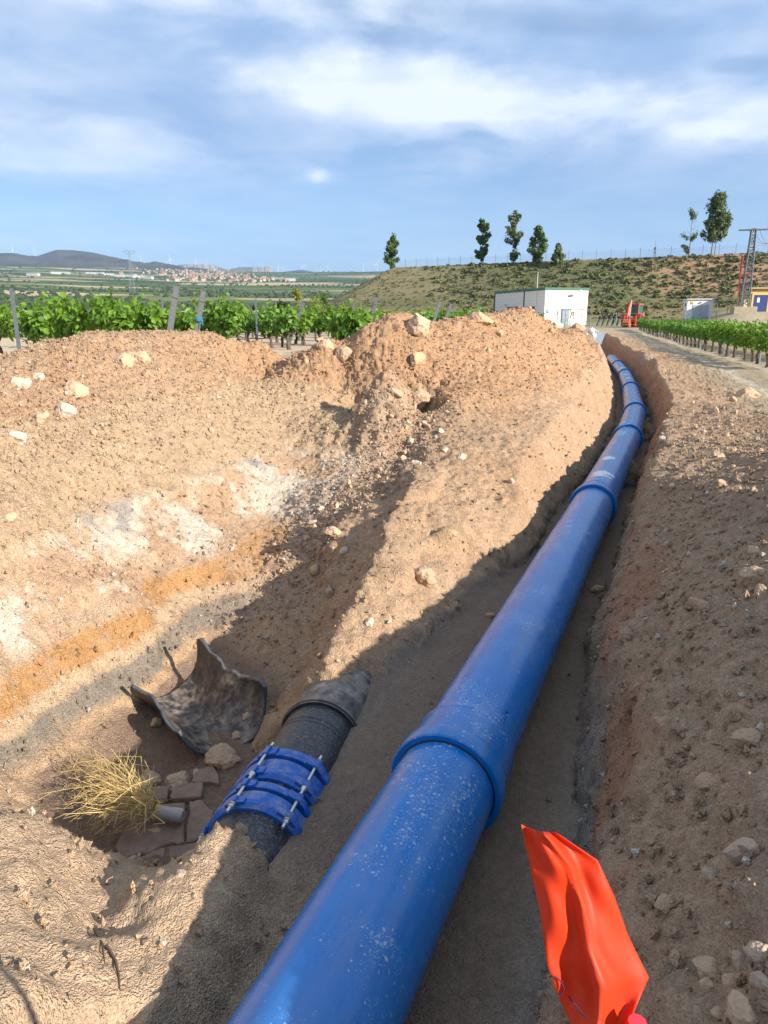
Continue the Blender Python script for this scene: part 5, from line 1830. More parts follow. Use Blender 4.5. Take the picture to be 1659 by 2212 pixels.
def tree(base, H, W, label, seed, shape='column', lm=None, nl=2400, bare=0.10, lean=0.0, trunk_r=.16, lsz=.30, group='poplars on the embankment crest', cat='tree', nm='poplar_tree', twin=False, low=.06):
    rg = np.random.default_rng(seed); rr = random.Random(seed)
    root = empty(nm, tuple(base), 0, label, cat, group)
    mb = MB()
    stems = [(0, 0)] if not twin else [(0, 0), (.9, .2)]
    limbs = []
    for sx, sy in stems:
        P = [(sx, sy, -.4)] + [(sx + lean * (k / 6) ** 1.4 * H + rr.uniform(-.1, .1), sy + rr.uniform(-.1, .1), H * .92 * k / 6) for k in range(1, 7)]
        mb.tube(P, [trunk_r * (1 - .87 * k / 6) * (1 if sx == 0 else .7) for k in range(7)], 7)
        for k in range(26):
            q = low + (1 - low) * rr.random()
            i = min(int(q * 6), 5)
            a = Vector(P[i]).lerp(Vector(P[i + 1]), q * 6 - i)
            an = rr.uniform(0, 6.28)
            if shape == 'column': wd = W * .5 * math.sin(math.pi * min(1, (q * .92 + .10))) ** .6
            elif shape == 'egg': wd = W * .5 * (math.sin(math.pi * q ** .75) ** .7 + .05)
            else: wd = W * .5 * (1 - q) ** .6 * rr.uniform(.5, 1.1)
            e = a + Vector((math.cos(an) * wd * rr.uniform(.5, 1), math.sin(an) * wd * rr.uniform(.5, 1), H * rr.uniform(.06, .16)))
            if e.z > H: e.z = H
            mid = a.lerp(e, .5) + Vector((0, 0, -.02 * H))
            mb.tube([a, mid, e], [trunk_r * .28 * (1 - q * .6), trunk_r * .16, .02], 4, cap=False)
            limbs.append((a, mid, e, wd))
    mb.build('trunk', TBARK, root, smooth=True)
    C, D = [], []
    gaps = [rr.random() < bare for _ in limbs]
    per = int(nl / max(1, len(limbs) - sum(gaps)))
    for (a, mid, e, wd), g in zip(limbs, gaps):
        if g: continue
        for k in range(4):          # clumps along the limb
            c = a.lerp(e, .35 + .22 * k) if k < 3 else e
            cr_ = (.16 + .16 * rr.random()) * W * .55
            n = per // 4
            o = rg.normal(0, 1, (n, 3)); o /= np.linalg.norm(o, axis=1)[:, None]; o *= rg.uniform(.3, 1, (n, 1)) * cr_
            o[:, 2] *= 1.3
            C.append(np.array(c[:]) + o); D.append(o / cr_ + rg.normal(0, .5, (n, 3)) + np.array([0, 0, .3]))
    C = np.concatenate(C); D = np.concatenate(D)
    me = leaf_cloud(C, D, lsz * rg.uniform(.55, 1.2, len(C)), [lm or TLEAF], 'crown', 'simple', rg)
    tag(obj('crown', me, root), kind='stuff')
    return root


def crest_at(px, py, z=15.7): return at(px, py, z)


for px, yb, yt, W, lab, sd_, sh, lm, kw in [
    (848, 579, 518, 5.0, 'dense rounded poplar alone at the left end of the embankment crest', 1, 'egg', TLEAF, dict(nl=5200, low=.0)),
    (1041, 571, 481, 4.2, 'slim dark columnar poplar on the embankment crest', 2, 'column', TLEAF, dict(nl=5200, low=.03)),
    (1109, 568, 474, 5.6, 'tall airy poplar right of the dark columnar one', 3, 'column', TLEAF2, dict(nl=3400, bare=.18, low=.03)),
    (1161, 565, 502, 5.4, 'shorter windswept poplar in the middle of the crest', 4, 'egg', TLEAF, dict(nl=4200, bare=.12, lean=-.05, low=.0)),
    (1203, 562, 533, 4.6, 'small bushy tree right of the windswept poplar', 5, 'cone', TLEAF2, dict(nl=2600, low=.0)),
    (1536, 551, 440, 6.2, 'tallest poplar with twin trunks at the right end of the crest', 6, 'egg', TLEAF2, dict(nl=6500, low=.20, twin=True)),
    (1487, 558, 468, 5.0, 'thin half bare tree beside the tallest poplar', 7, 'egg', TLEAF2, dict(nl=900, bare=.55, low=.0, lsz=.22)),
    (1413, 555, 522, 1.6, 'leafless grey sapling on the embankment crest', 8, 'cone', TLEAF2, dict(nl=60, bare=.9, trunk_r=.05, lsz=.12)),
]:
    p = at(px, yb, 15.8)
    H = (yb - yt) / F0 * p[1] / .97
    tree((p[0], p[1], 15.6), H, W, lab, sd_, sh, lm, **kw)
# trees and bushes at the edge of the left vineyard
p = atY(641, 652, 120); tree((p[0], p[1], zl(p[0], p[1]) - .3), 5.2, 2.4, 'young yellow green poplar at the foot of the embankment', 21, 'column', YLEAF, nl=900, trunk_r=.06, lsz=.16, group='young trees by the vineyard', nm='young_poplar')
p = atY(682, 668, 60); tree((p[0], p[1], zl(p[0], p[1]) - .1), 2.9, 2.2, 'feathery light green shrub left of the heap', 22, 'egg', YLEAF, nl=800, trunk_r=.04, lsz=.09, group='young trees by the vineyard', nm='shrub', cat='shrub')
p = atY(700, 668, 64); tree((p[0], p[1], zl(p[0], p[1]) - .1), 3.4, 1.8, 'tall feathery shrub behind the light green one', 23, 'column', leaf_mat('feathery_leaf', (.06, .12, .02), (.12, .2, .04), .3), nl=800, trunk_r=.04, lsz=.09, group='young trees by the vineyard', nm='shrub', cat='shrub')
p = atY(605, 662, 150); tree((p[0], p[1], zl(p[0], p[1]) - .2), 3.0, 6.0, 'dark round bush at the edge of the green fields', 24, 'egg', leaf_mat('dark_leaf', (.02, .035, .01), (.05, .07, .02), .1), nl=1500, trunk_r=.1, lsz=.25, group='young trees by the vineyard', nm='bush', cat='bush')
for k, (px, py, Y, s_) in enumerate([(905, 640, 152, 2.6), (830, 645, 150, 2.2), (1255, 630, 135, 3.0)]):
    x_, y_ = atY(px, py, Y)[:2]
    rg = np.random.default_rng(50 + k); n = 260
    o = rg.normal(0, 1, (n, 3)); o[:, 2] = np.abs(o[:, 2]) * 1.3; o /= np.linalg.norm(o, axis=1)[:, None]; o *= rg.uniform(.2, 1, (n, 1)) * s_ * .55
    zg = max(zl(x_, y_), float(zdam(np.array([x_]), np.array([y_]))[0]))
    me = leaf_cloud(o + np.array([x_, y_, zg]), rg.normal(0, 1, (n, 3)), s_ * .30 * np.ones(n), [SCRUB3], 'grass_tussock', 'narrow', rg)
    tag(obj('grass_tussock', me), ['tall yellow grass tussock below the dam left of the pump house', 'low yellow grass tussock at the left foot of the dam', 'yellow grass tussock above the pump house roof'][k], 'grass', 'grass tussocks')

# ---------------------------------------------------------------- wire fence along the crest
FP = mat('fence_post', (.16, .17, .18), .6, metal=.3)
fr = empty('crest_fence', (0, 0, 0), 0, 'chain link fence with bent post tops along the embankment crest', 'fence')
cr_line = []
for k in range(3):
    a, b = DP[k], DP[k + 1]
    L = np.linalg.norm(b - a)
    for q in np.arange(0, L, 3.6):
        cr_line.append(a + (b - a) * q / L)
inw = np.array([.45, .9])
mb0 = MB(); mb0.tube([(0, 0, -.3), (0, 0, 2.0), (-.12, -.28, 2.42)], .045, 5); pm = mesh_of(mb0, 'fence_post', FP)
pts = []
for c in cr_line:
    x_, y_ = c + inw * 1.2
    if x_ > 115: break
    obj('fence_post', pm, fr, (x_, y_, 15.9)); pts.append((x_, y_))
WM = bpy.data.materials.new('chain_link'); WM.use_nodes = True
_N, _L = WM.node_tree.nodes, WM.node_tree.links
_tr = _N.new('ShaderNodeBsdfTransparent'); _ms = _N.new('ShaderNodeMixShader'); _ms.inputs[0].default_value = .10
_N['Principled BSDF'].inputs['Base Color'].default_value = (.25, .27, .28, 1)
_L.new(_tr.outputs[0], _ms.inputs[1]); _L.new(_N['Principled BSDF'].outputs[0], _ms.inputs[2]); _L.new(_ms.outputs[0], _N['Material Output'].inputs[0])
for k in range(0, len(pts) - 1, 6):
    seg = pts[k:k + 7]
    mb = MB()
    for a, b in zip(seg[:-1], seg[1:]):
        mb.add([(a[0], a[1], 15.9), (b[0], b[1], 15.9), (b[0], b[1], 17.9), (a[0], a[1], 17.9)], [(0, 1, 2, 3)])
    mb.build('wire_mesh', WM, fr)

# ================================================================ buildings and machines beyond the trench
def local(root):
    return root


WHITE = mat('white_block_wall', (.70, .68, .63), .85, var=.08, vscale=1.2, bump=.3, bscale=6, bdist=.02)
GREYB = MATS['white_block_wall']
GREEN = mat('green_trim', (.02, .12, .055), .5)
DARK = mat('dark_opening', (.02, .02, .022), .4)
GLASSD = mat('dark_glass', (.03, .04, .05), .12, spec=.6)
BLUED = mat('grey_blue_door', (.20, .28, .36), .5, var=.08, vscale=2)


def pump_house():
    a = math.atan2(1.5, 6.1)          # front wall direction
    base = atY(1174, 704, 100)
    z0 = zl(base[0], base[1]) - .05
    rt = empty('pump_house', (base[0], base[1], z0), a, 'white block pump house with green roof edge', 'building')
    W, D, H = 6.4, 17.5, 4.55
    # block courses: front wall and left wall, each block a piece
    BLK = mat('cream_block', (.74, .71, .64), .85, var=.06, vscale=1.0, island=.03)
    mb = MB()
    mb.box((W / 2, D / 2, H / 2 - .3), (W - .16, D - .16, H + .58))
    mb.build('wall_core', mat('mortar', (.55, .53, .49), .9), rt)

    def course(name, n, L, place, skip):
        bw = L / n
        bmesh_ = {}
        hh = .41
        rows = 11
        me_cache = {}
        for r in range(rows):
            for c in range(n + (r % 2)):
                w = bw; c0 = c * bw - (bw / 2 if r % 2 else 0)
                c1 = min(c0 + bw, L); c0 = max(c0, 0)
                if c1 - c0 < .05: continue
                zc = r * (H / rows)
                if skip(c0, c1, zc, zc + H / rows): continue
                key = (round(c1 - c0, 3))
                if key not in me_cache:
                    m2 = MB(); m2.box((0, 0, 0), (c1 - c0 - .02, .10, H / rows - .02))
                    me_cache[key] = mesh_of(m2, 'block', BLK, False)
                o = obj('block', me_cache[key], rt)
                place(o, (c0 + c1) / 2, zc + H / rows / 2)
    doorx = (2.75, 3.6)
    course('front', 8, W, lambda o, c, z: (setattr(o, 'location', (c, .03, z))), lambda c0, c1, a_, b_: (c1 > doorx[0] + .05 and c0 < doorx[1] - .05 and a_ < 2.0))
    winy = [(8.6, 12.4, .9, 2.5), (3.0, 4.4, 1.0, 2.4)]

    def pl(o, c, z):
        o.location = (.03, c, z); o.rotation_euler = (0, 0, math.pi / 2)
    course('left', 21, D, pl, lambda c0, c1, a_, b_: any(c1 > w0 + .3 and c0 < w1 - .3 and b_ > z0_ + .2 and a_ < z1_ - .2 for w0, w1, z0_, z1_ in winy))
    mb = MB(); mb.box((W / 2, -.06, H + .16), (W + .25, .10, .32)); mb.box((-.06, D / 2, H + .16), (.10, D + .2, .32)); mb.box((W / 2, D / 2, H + .1), (W, D, .16))
    mb.build('roof', GREEN, rt)
    # door
    mb = MB(); mb.box((3.17, -.03, 1.03), (.85, .06, 2.06)); d = mb.build('door', BLUED, rt)
    mb = MB(); mb.box((3.17, -.02, 2.10), (1.0, .1, .08)); mb.box((2.70, -.02, 1.03), (.07, .1, 2.1)); mb.box((3.64, -.02, 1.03), (.07, .1, 2.1)); mb.build('door_frame', mat('grey_frame', (.25, .26, .27), .5), rt)
    mb = MB(); mb.box((3.45, -.08, 1.0), (.12, .05, .04)); mb.build('handle', STEEL, d)
    mb = MB(); mb.lathe([(0, -.01), (.15, -.01), (.15, .0), (0, 0)], Matrix.Translation((3.2, -.065, 1.25)), 16); mb.build('red_round_sign', mat('sign_red', (.6, .04, .05), .5), d)
    # windows on the long side
    for (w0, w1, z0_, z1_) in winy:
        mb = MB(); mb.box((.0, (w0 + w1) / 2, (z0_ + z1_) / 2), (.05, w1 - w0, z1_ - z0_)); wv = mb.build('window', DARK, rt)
        mb = MB()
        for yy in (w0, w1): mb.box((-.04, yy, (z0_ + z1_) / 2), (.08, .08, z1_ - z0_ + .1))
        for z_ in (z0_, z1_): mb.box((-.04, (w0 + w1) / 2, z_), (.08, w1 - w0 - .085, .08))
        mb.build('window_frame', mat('grey_frame'), wv)
        if w1 - w0 > 2:
            for k in range(9):
                mb = MB(); mb.box((-.06, w0 + (w1 - w0) * (k + .5) / 9, (z0_ + z1_) / 2), (.04, .04, z1_ - z0_)); mb.build('window_bar', mat('white_bar', (.6, .6, .58), .6), wv)
    mb = MB(); mb.box((-.05, 6.6, H / 2), (.12, .22, H)); mb.build('downpipe', mat('dark_pipe', (.05, .05, .05), .6), rt)
    mb = MB(); mb.box((-.03, D + .05, H / 2), (.2, .2, H)); mb.build('corner_pipe', mat('dark_pipe'), rt)
    # signs
    mb = MB(); mb.box((.45, -.04, 1.75), (.34, .03, .38)); s = mb.build('blue_sign', mat('sign_blue', (.02, .09, .42), .5), rt)
    mb = MB(); mb.box((.45, -.059, 1.75), (.2, .006, .05)); mb.build('white_stroke', PAINT, s)
    mb = MB(); mb.box((4.25, -.04, 1.45), (.42, .03, .42)); s = mb.build('black_sign', mat('sign_black', (.02, .02, .02), .5), rt)
    mb = MB(); mb.add([(4.10, -.058, 1.32), (4.40, -.058, 1.32), (4.25, -.058, 1.58)], [(0, 1, 2)]); mb.build('warning_triangle', mat('sign_yellow', (.75, .5, .02), .5), s)
    # wall lamp on a bent arm
    mb = MB(); mb.tube([(3.42, -.05, 3.75), (3.6, -.25, 4.05), (4.0, -.7, 4.3), (4.4, -1.0, 4.35)], .035, 6); l = mb.build('lamp_arm', STEEL, rt, smooth=True)
    mb = MB(); mb.lathe([(.02, -.35), (.14, -.2), (.18, .1), (.12, .32), (.02, .36)], Matrix.Translation((4.62, -1.12, 4.4)) @ Matrix.Rotation(R(-60), 4, 'Z'), 14); mb.build('lamp_head', mat('lamp_grey', (.5, .5, .48), .4), l, smooth=True)
    mb = MB(); mb.tube([(-.1, 2.4, 2.6), (-.1, 2.4, H + 2.4)], .03, 5); mb.build('antenna', STEEL, rt)
    mb = MB(); mb.lathe([(0, 0), (.12, 0), (.12, .05), (0, .06)], Matrix.Translation((-.09, 13, 2.75)) @ Matrix.Rotation(R(90), 4, 'Z'), 10); mb.build('siren', DARK, rt)


pump_house()


def kiosk():
    b = atY(1508, 697, 92); z0 = atY(1508, 697, 92)[2]
    rt = empty('transformer_kiosk', (b[0], b[1], z0), R(-12), 'small white transformer kiosk with grey double doors', 'kiosk')
    KW = mat('kiosk_white', (.72, .72, .70), .6, var=.05, vscale=2)
    w, dp, h = 3.0, 2.3, 2.75
    mb = MB(); mb.box((0, dp / 2, h / 2 - .4), (w, dp, h + .8)); mb.build('wall', KW, rt)
    mb = MB(); mb.box((0, dp / 2, h + .07), (w + .3, dp + .3, .14)); mb.build('roof', mat('kiosk_roof', (.58, .57, .54), .7), rt, bevel=.03)
    for k in (-1, 1):
        mb = MB(); mb.box((.1 + k * .47, -.03, 1.08), (.92, .05, 2.1)); d = mb.build('door', mat('kiosk_door', (.36, .43, .47), .5, var=.06, vscale=3), rt)
        mb = MB(); mb.box((.1 + k * .47, -.06, .45), (.7, .02, .5)); mb.build('louvre', mat('kiosk_louvre', (.30, .36, .40), .5), d)
        if k < 0:
            mb = MB(); mb.box((.45 + k * .3, -.09, 1.0), (.1, .05, .05)); mb.build('handle', DARK, d)
    mb = MB(); mb.box((-.98, -.02, 2.4), (.3, .03, .36)); s = mb.build('warning_sign', mat('sign_yellow'), rt)
    mb = MB(); mb.box((-.98, -.04, 2.33), (.2, .006, .06)); mb.build('black_mark', DARK, s)
    mb = MB(); mb.box((-w / 2 - .02, 1.1, 2.2), (.05, .4, .4)); mb.build('vent', DARK, rt)
    mb = MB(); mb.lathe([(0, -.2), (.1, -.15), (.1, 0)], Matrix.Translation((.1, -.02, 2.45)), 10); mb.build('lamp', mat('lamp_grey'), rt)


kiosk()


def yellow_house():
    b = atY(1636, 682, 86)
    rt = empty('yellow_cabin', (b[0], b[1], b[2]), R(-8), 'ochre yellow cabin with dark blue door at the right edge', 'building')
    Y = mat('ochre_render', (.52, .36, .13), .85, var=.1, vscale=1.5)
    mb = MB(); mb.box((2.4, 2.0, .9), (7.2, 4, 4.2)); mb.build('wall', Y, rt)
    mb = MB(); mb.box((2.4, 1.9, 3.08), (7.7, 4.5, .16)); mb.build('roof', mat('cabin_roof', (.42, .33, .18), .8), rt)
    mb = MB(); mb.box((.1, -.04, 1.12), (1.5, .08, 2.25)); d = mb.build('door', mat('dark_blue_door', (.02, .045, .17), .5), rt)
    mb = MB(); mb.box((-.15, -.09, 1.7), (.28, .03, .42)); mb.add([(-.31, -.105, 1.91), (.01, -.105, 1.91), (-.15, -.105, 2.08)], [(0, 1, 2)]); mb.build('white_plate', PAINT, d)
    mb = MB()
    for xx in (-.78, .98): mb.box((xx, -.05, 1.2), (.2, .1, 2.5))
    mb.box((.1, -.05, 2.42), (1.96, .104, .2)); mb.build('door_frame', mat('ochre_trim', (.58, .42, .18), .8), rt)
    mb = MB(); mb.box((-1.5, -.12, 1.3), (.5, .22, 1.0)); mb.build('meter_box', mat('meter_box', (.55, .45, .25), .6), rt)
    mb = MB(); mb.box((1.6, -.9, -.65), (7.6, 1.9, 1.2)); mb.build('plinth', mat('plinth', (.42, .33, .21), .9, var=.15, vscale=1.5), rt)


yellow_house()


def lattice(rt, h, w0, w1, n, m_, z0=0.0, r=.035):
    def corner(k, z):
        w = (w0 + (w1 - w0) * (z - z0) / h) / 2
        return Vector(((-w, -w), (w, -w), (w, w), (-w, w))[k] + (z,))
    for k in range(4):
        mb = MB(); mb.tube([corner(k, z0), corner(k, z0 + h)], r * 1.4, 4); mb.build('leg', m_, rt)
    for f in range(4):
        mb = MB()
        for i in range(n):
            za, zb = z0 + h * i / n, z0 + h * (i + 1) / n
            a, b = (corner(f, za), corner((f + 1) % 4, zb)) if i % 2 else (corner((f + 1) % 4, za), corner(f, zb))
            mb.tube([a, b], r, 4)
            mb.tube([corner(f, zb), corner((f + 1) % 4, zb)], r * .8, 4)
        tag(mb.build('bracing', m_, rt), kind='stuff')


def power_pole():
    b = atY(1602, 700, 84)
    rt = empty('lattice_pole', (b[0], b[1], b[2]), R(-15), 'grey lattice power pole on a concrete block', 'pole')
    M = mat('galvanised_lattice', (.14, .155, .165), .6, metal=.4)
    mb = MB(); mb.box((0, 0, .65), (2.4, 2.2, 2.5)); mb.build('concrete_block', mat('old_concrete', (.40, .33, .23), .9, var=.15, vscale=1.5), rt, bevel=.06)
    lattice(rt, 8.3, .95, .45, 13, M, 1.9, .045)
    mb = MB()
    for yy in (-.25, .25): mb.box((0, yy, 10.1), (3.0, .09, .12))
    for k in range(7): mb.box((-1.3 + k * .43, 0, 10.14), (.07, .6, .06))
    mb.build('crossarm', M, rt)
    mb = MB(); mb.box((0, 0, 7.6), (2.3, .08, .1)); mb.box((0, .3, 7.65), (2.3, .08, .1)); mb.build('lower_crossarm', M, rt)
    RED = mat('red_insulator', (.42, .05, .03), .4)
    for k in range(3):
        mb = MB(); mb.tube([(-.75 - .05 * k, -.3 + .25 * k, 7.4), (-.80, -.3 + .25 * k, 5.2 - k * .5), (-.62, -.2 + .2 * k, 3.0)], .035, 5); mb.build('cable', RED, rt)
        mb = MB(); mb.lathe([(.02, -.3), (.09, -.25), (.04, -.18), (.09, -.1), (.04, -.02), (.09, .06), (.02, .12)], Matrix.Translation((-.85 + .5 * k, -.4, 5.4)) @ Matrix.Rotation(R(90), 4, 'X'), 8); mb.build('insulator', RED, rt, smooth=True)
    b2 = atY(1662, 560, 120)
    r2 = empty('crest_mast', (b2[0], b2[1], b2[2] - 1), 0, 'thin mast with red insulators behind the lattice pole', 'mast')
    mb = MB(); mb.tube([(0, 0, -1), (0, 0, 6.6)], .07, 6); mb.build('mast', M, r2)
    mb = MB(); mb.box((-.4, 0, 3.4), (1.4, .12, .12)); mb.build('arm', RED, r2)
    mb = MB(); mb.lathe([(0, -.3), (.25, -.15), (.25, .15), (0, .3)], Matrix.Translation((0, 0, 6.6)) @ Matrix.Rotation(R(90), 4, 'X'), 10); mb.build('cap', PAINT, r2, smooth=True)
    for s in (-1, 1):
        mb = MB(); mb.tube([(0, 0, 3.2), (s * 1.2, 0, 0)], .05, 5); mb.build('strut', M, r2)
    for k in range(3):
        mb = MB(); p0 = Vector(b) + Vector((-.6 + .6 * k, 0, 10.2)); p1 = Vector(b2) + Vector((-1 + .4 * k, 0, 2.4))
        mb.tube([p0.lerp(p1, q) - Vector((0, 0, 1.2 * q * (1 - q) * 4 * .5)) for q in np.linspace(0, 1, 9)], .02, 4)
        tag(mb.build('power_line', mat('cable', (.03, .03, .03), .5), None), 'overhead power line between the lattice pole and the mast', 'power line', 'overhead lines')


power_pole()


def backhoe():
    b = atY(1366, 708, 95)
    rt = empty('backhoe_loader', (b[0], b[1], zl(b[0], b[1])), R(-38), 'red orange backhoe loader parked beyond the vines with folded arm', 'digger')
    O = mat('digger_orange', (.60, .085, .025), .45, var=.1, vscale=3, dust=.3, dscale=3)
    O2 = mat('digger_red_arm', (.42, .07, .03), .5, dust=.35, dscale=3)
    T = mat('tyre', (.025, .024, .023), .85, dust=.45, dscale=5)
    G = mat('cab_glass', (.05, .12, .10), .1, spec=.6)
    # local: -Y is the rear (towards us), +Y the front
    mb = MB(); mb.box((0, .6, .95), (1.2, 3.6, .6)); mb.box((0, 2.1, 1.45), (1.1, 1.5, .7), taper=.9); mb.build('chassis', O, rt, bevel=.04)
    mb = MB(); mb.box((0, .2, 2.85), (1.75, 1.8, .14)); mb.build('cab_roof', O, rt, bevel=.04)
    for sx in (-1, 1):
        for sy in (-1, 1):
            mb = MB(); mb.tube([(sx * .82, .2 + sy * .85, 1.2), (sx * .78, .2 + sy * .8, 2.82)], .05, 5); mb.build('cab_pillar', DARK if sy > 0 else O, rt)
    for n_, c, s in (('rear_window', (0, -.60, 2.05), (1.5, .03, 1.4)), ('front_window', (0, 1.0, 2.05), (1.5, .03, 1.4)), ('side_window', (-.80, .2, 2.05), (.03, 1.5, 1.4)), ('side_window', (.80, .2, 2.05), (.03, 1.5, 1.4))):
        mb = MB(); mb.box(c, s); mb.build(n_, G, rt)
    for sx in (-1, 1):
        for (yy, rad, w) in ((-.25, .78, .5), (2.45, .55, .38)):
            M = Matrix.Translation((sx * .95, yy, rad)) @ Matrix.Rotation(R(90), 4, 'Z')
            mb = MB(); mb.lathe([(rad * .55, -w / 2), (rad * .92, -w / 2), (rad, -w * .3), (rad, w * .3), (rad * .92, w / 2), (rad * .55, w / 2)], M, 26)
            for k in range(18):
                a = k * 2 * math.pi / 18
                mb.box((M @ Vector((rad * math.sin(a), 0, rad * math.cos(a)))), (w * .9, .07, .05), M=Matrix.Rotation(-a if True else a, 4, 'X'))
            ty = mb.build('tyre', T, rt, smooth=True)
            mb = MB(); mb.lathe([(0, -w * .3), (rad * .5, -w * .32), (rad * .56, -w * .4), (rad * .56, w * .4), (rad * .5, w * .32), (0, w * .3)], M, 20); mb.build('rim', mat('rim_cream', (.5, .42, .3), .6, dust=.4), ty, smooth=True)
            if rad > .7:
                mb = MB(); mb.box((sx * .95, yy, rad * 2 + .06), (.56, 1.3, .06)); mb.box((sx * .95, yy - .68, rad * 1.75), (.56, .06, .5)); mb.build('mudguard', O, rt)
    # rear boom folded upright with bucket
    mb = MB(); mb.tube([(0, -1.2, .75), (-.05, -1.75, 1.5), (0, -1.55, 2.5), (0, -1.25, 3.35)], [.16, .2, .17, .12], 6); bo = mb.build('boom', O2, rt)
    mb = MB(); mb.tube([(.0, -1.2, 3.3), (-.02, -1.95, 2.2), (-.05, -2.15, 1.3), (-.05, -2.1, .9)], [.1, .16, .13, .1], 6); mb.build('dipper_arm', O2, rt)
    for k in (-1, 1):
        mb = MB(); mb.tube([(k * .12, -1.65, 1.3), (k * .10, -1.45, 2.3)], .05, 6); mb.tube([(k * .10, -1.45, 2.3), (k * .08, -1.3, 3.0)], .03, 6); mb.build('hydraulic_ram', STEEL, bo)
    mb = MB()
    prof = [(-2.0, 1.0), (-2.45, .95), (-2.75, .55), (-2.6, .12), (-2.1, .02), (-1.75, .15)]
    vs = [(x_, y_, z_) for x_ in (-.42, .42) for (y_, z_) in prof]
    mb.add(vs, [(i, i + 1, i + 7, i + 6) for i in range(5)] + [tuple(range(6)), tuple(range(11, 5, -1))]); mb.build('rear_bucket', O2, rt)
    for sx in (-1, 1):
        mb = MB(); mb.box((sx * .75, -1.25, .85), (.16, .2, 1.2)); mb.box((sx * .75, -1.25, .2), (.4, .4, .08)); mb.build('stabiliser', O, rt)
        mb = MB(); mb.tube([(sx * .62, 1.2, 1.5), (sx * .62, 2.6, 1.35), (sx * .62, 3.5, .6)], .1, 6); mb.build('loader_arm', O, rt)
    mb = MB(); prof = [(3.4, .9), (3.3, .15), (3.6, .05), (4.3, .08)]
    vs = [(x_, y_, z_) for x_ in (-1.15, 1.15) for (y_, z_) in prof]
    mb.add(vs, [(i, i + 1, i + 5, i + 4) for i in range(3)] + [(0, 1, 2, 3), (7, 6, 5, 4)]); mb.build('front_bucket', O2, rt)
    for sx in (-.5, .5):
        mb = MB(); mb.box((sx, -.62, 2.99), (.18, .12, .14)); mb.build('work_lamp', DARK, rt)
    mb = MB(); mb.tube([(.4, 2.3, 1.7), (.4, 2.3, 2.5)], .05, 6); mb.build('exhaust', DARK, rt)


backhoe()

# row of irrigation valves: slanting black pipes with flanges
VB = mat('valve_black', (.018, .018, .02), .5)
for k in range(6):
    b = atY(1296 + k * 10.5, 697, 104 + .2 * k)
    z0 = zl(b[0], b[1])
    rt = empty('valve_pipe', (b[0], b[1], z0), R(10), ['first slanting black valve pipe next to the pump house', 'second slanting black valve pipe from the pump house', 'third slanting black valve pipe from the pump house', 'fourth slanting black valve pipe from the pump house', 'fifth slanting black valve pipe from the pump house', 'last slanting black valve pipe next to the digger'][k], 'pipe', 'slanting valve pipes')
    mb = MB(); mb.tube([(-.75, -.6, -.1), (0, 0, 1.15), (.5, .3, 1.2)], .15, 10); mb.build('pipe', VB, rt, smooth=True)
    mb = MB(); mb.tube([(-.05, -.05, 1.0), (.06, .04, 1.2)], .26, 10); mb.build('flange', VB, rt)
    mb = MB(); mb.tube([(.5, .3, 1.2), (.5, .3, 1.75)], .06, 8); mb.lathe([(.02, -.03), (.2, -.03), (.2, .03), (.02, .03)], Matrix.Translation((.5, .3, 1.78)) @ Matrix.Rotation(R(90), 4, 'X'), 10); mb.build('valve_wheel', VB, rt)
b = atY(1357, 692, 103)
mb = MB(); mb.box((0, 0, .45), (.06, .06, .9)); mb.box((0, -.04, 1.15), (1.1, .04, 1.0)); o = mb.build('sign_board', mat('sky_blue_sign', (.05, .30, .60), .5), None); o.location = (b[0], b[1], zl(b[0], b[1])); tag(o, 'light blue sign board behind the digger arm', 'sign')

# yard gate and fence
FG = mat('gate_tube', (.20, .20, .19), .6, metal=.3)


def gate():
    p0 = atY(1203, 700, 88); p1 = atY(1273, 712, 84)
    z0 = zl(p0[0], p0[1])
    rt = empty('yard_gate', (p0[0], p0[1], z0), math.atan2(p1[1] - p0[1], p1[0] - p0[0]), 'grey tube gate and fence in front of the pump house', 'gate')
    L = math.hypot(p1[0] - p0[0], p1[1] - p0[1])
    for q in np.linspace(0, 1, 5):
        mb = MB(); mb.tube([(L * q, 0, -.2), (L * q, 0, 2.0)], .05 if q in (0, 1) else .03, 6); mb.build('post', FG, rt)
    for z in (.25, 1.98):
        mb = MB(); mb.tube([(0, 0, z), (L, 0, z)], .03, 6); mb.build('rail', FG, rt)
    for q, s in ((0, -1), (1, 1)):
        mb = MB(); mb.tube([(L * q, 0, 1.7), (L * q + s * 1.6, .2, -.1)], .035, 6); mb.build('brace', FG, rt)
    mb = MB(); mb.add([(0, .02, .25), (L, .02, .25), (L, .02, 1.98), (0, .02, 1.98)], [(0, 1, 2, 3)]); mb.build('wire_mesh', WM, rt)


gate()
fr2 = empty('yard_fence', (0, 0, 0), 0, 'low wire fence with thin posts between the digger and the kiosk', 'fence')
prev = None
for k, px in enumerate([1330, 1390, 1420, 1447, 1475, 1545, 1568, 1600, 1640]):
    q = atY(px, 698, 88 if px > 1350 else 84); z0 = zl(q[0], q[1])
    mb = MB(); mb.tube([(q[0], q[1], z0 - .2), (q[0], q[1], z0 + 1.9)], .035, 6); mb.build('post', FG, fr2)
    if prev is not None:
        for hh in (.5, 1.1, 1.75):
            mb = MB(); mb.tube([(prev[0], prev[1], prev[2] + hh), (q[0], q[1], z0 + hh)], .012, 4); mb.build('wire', FG, fr2)
    prev = (q[0], q[1], z0)
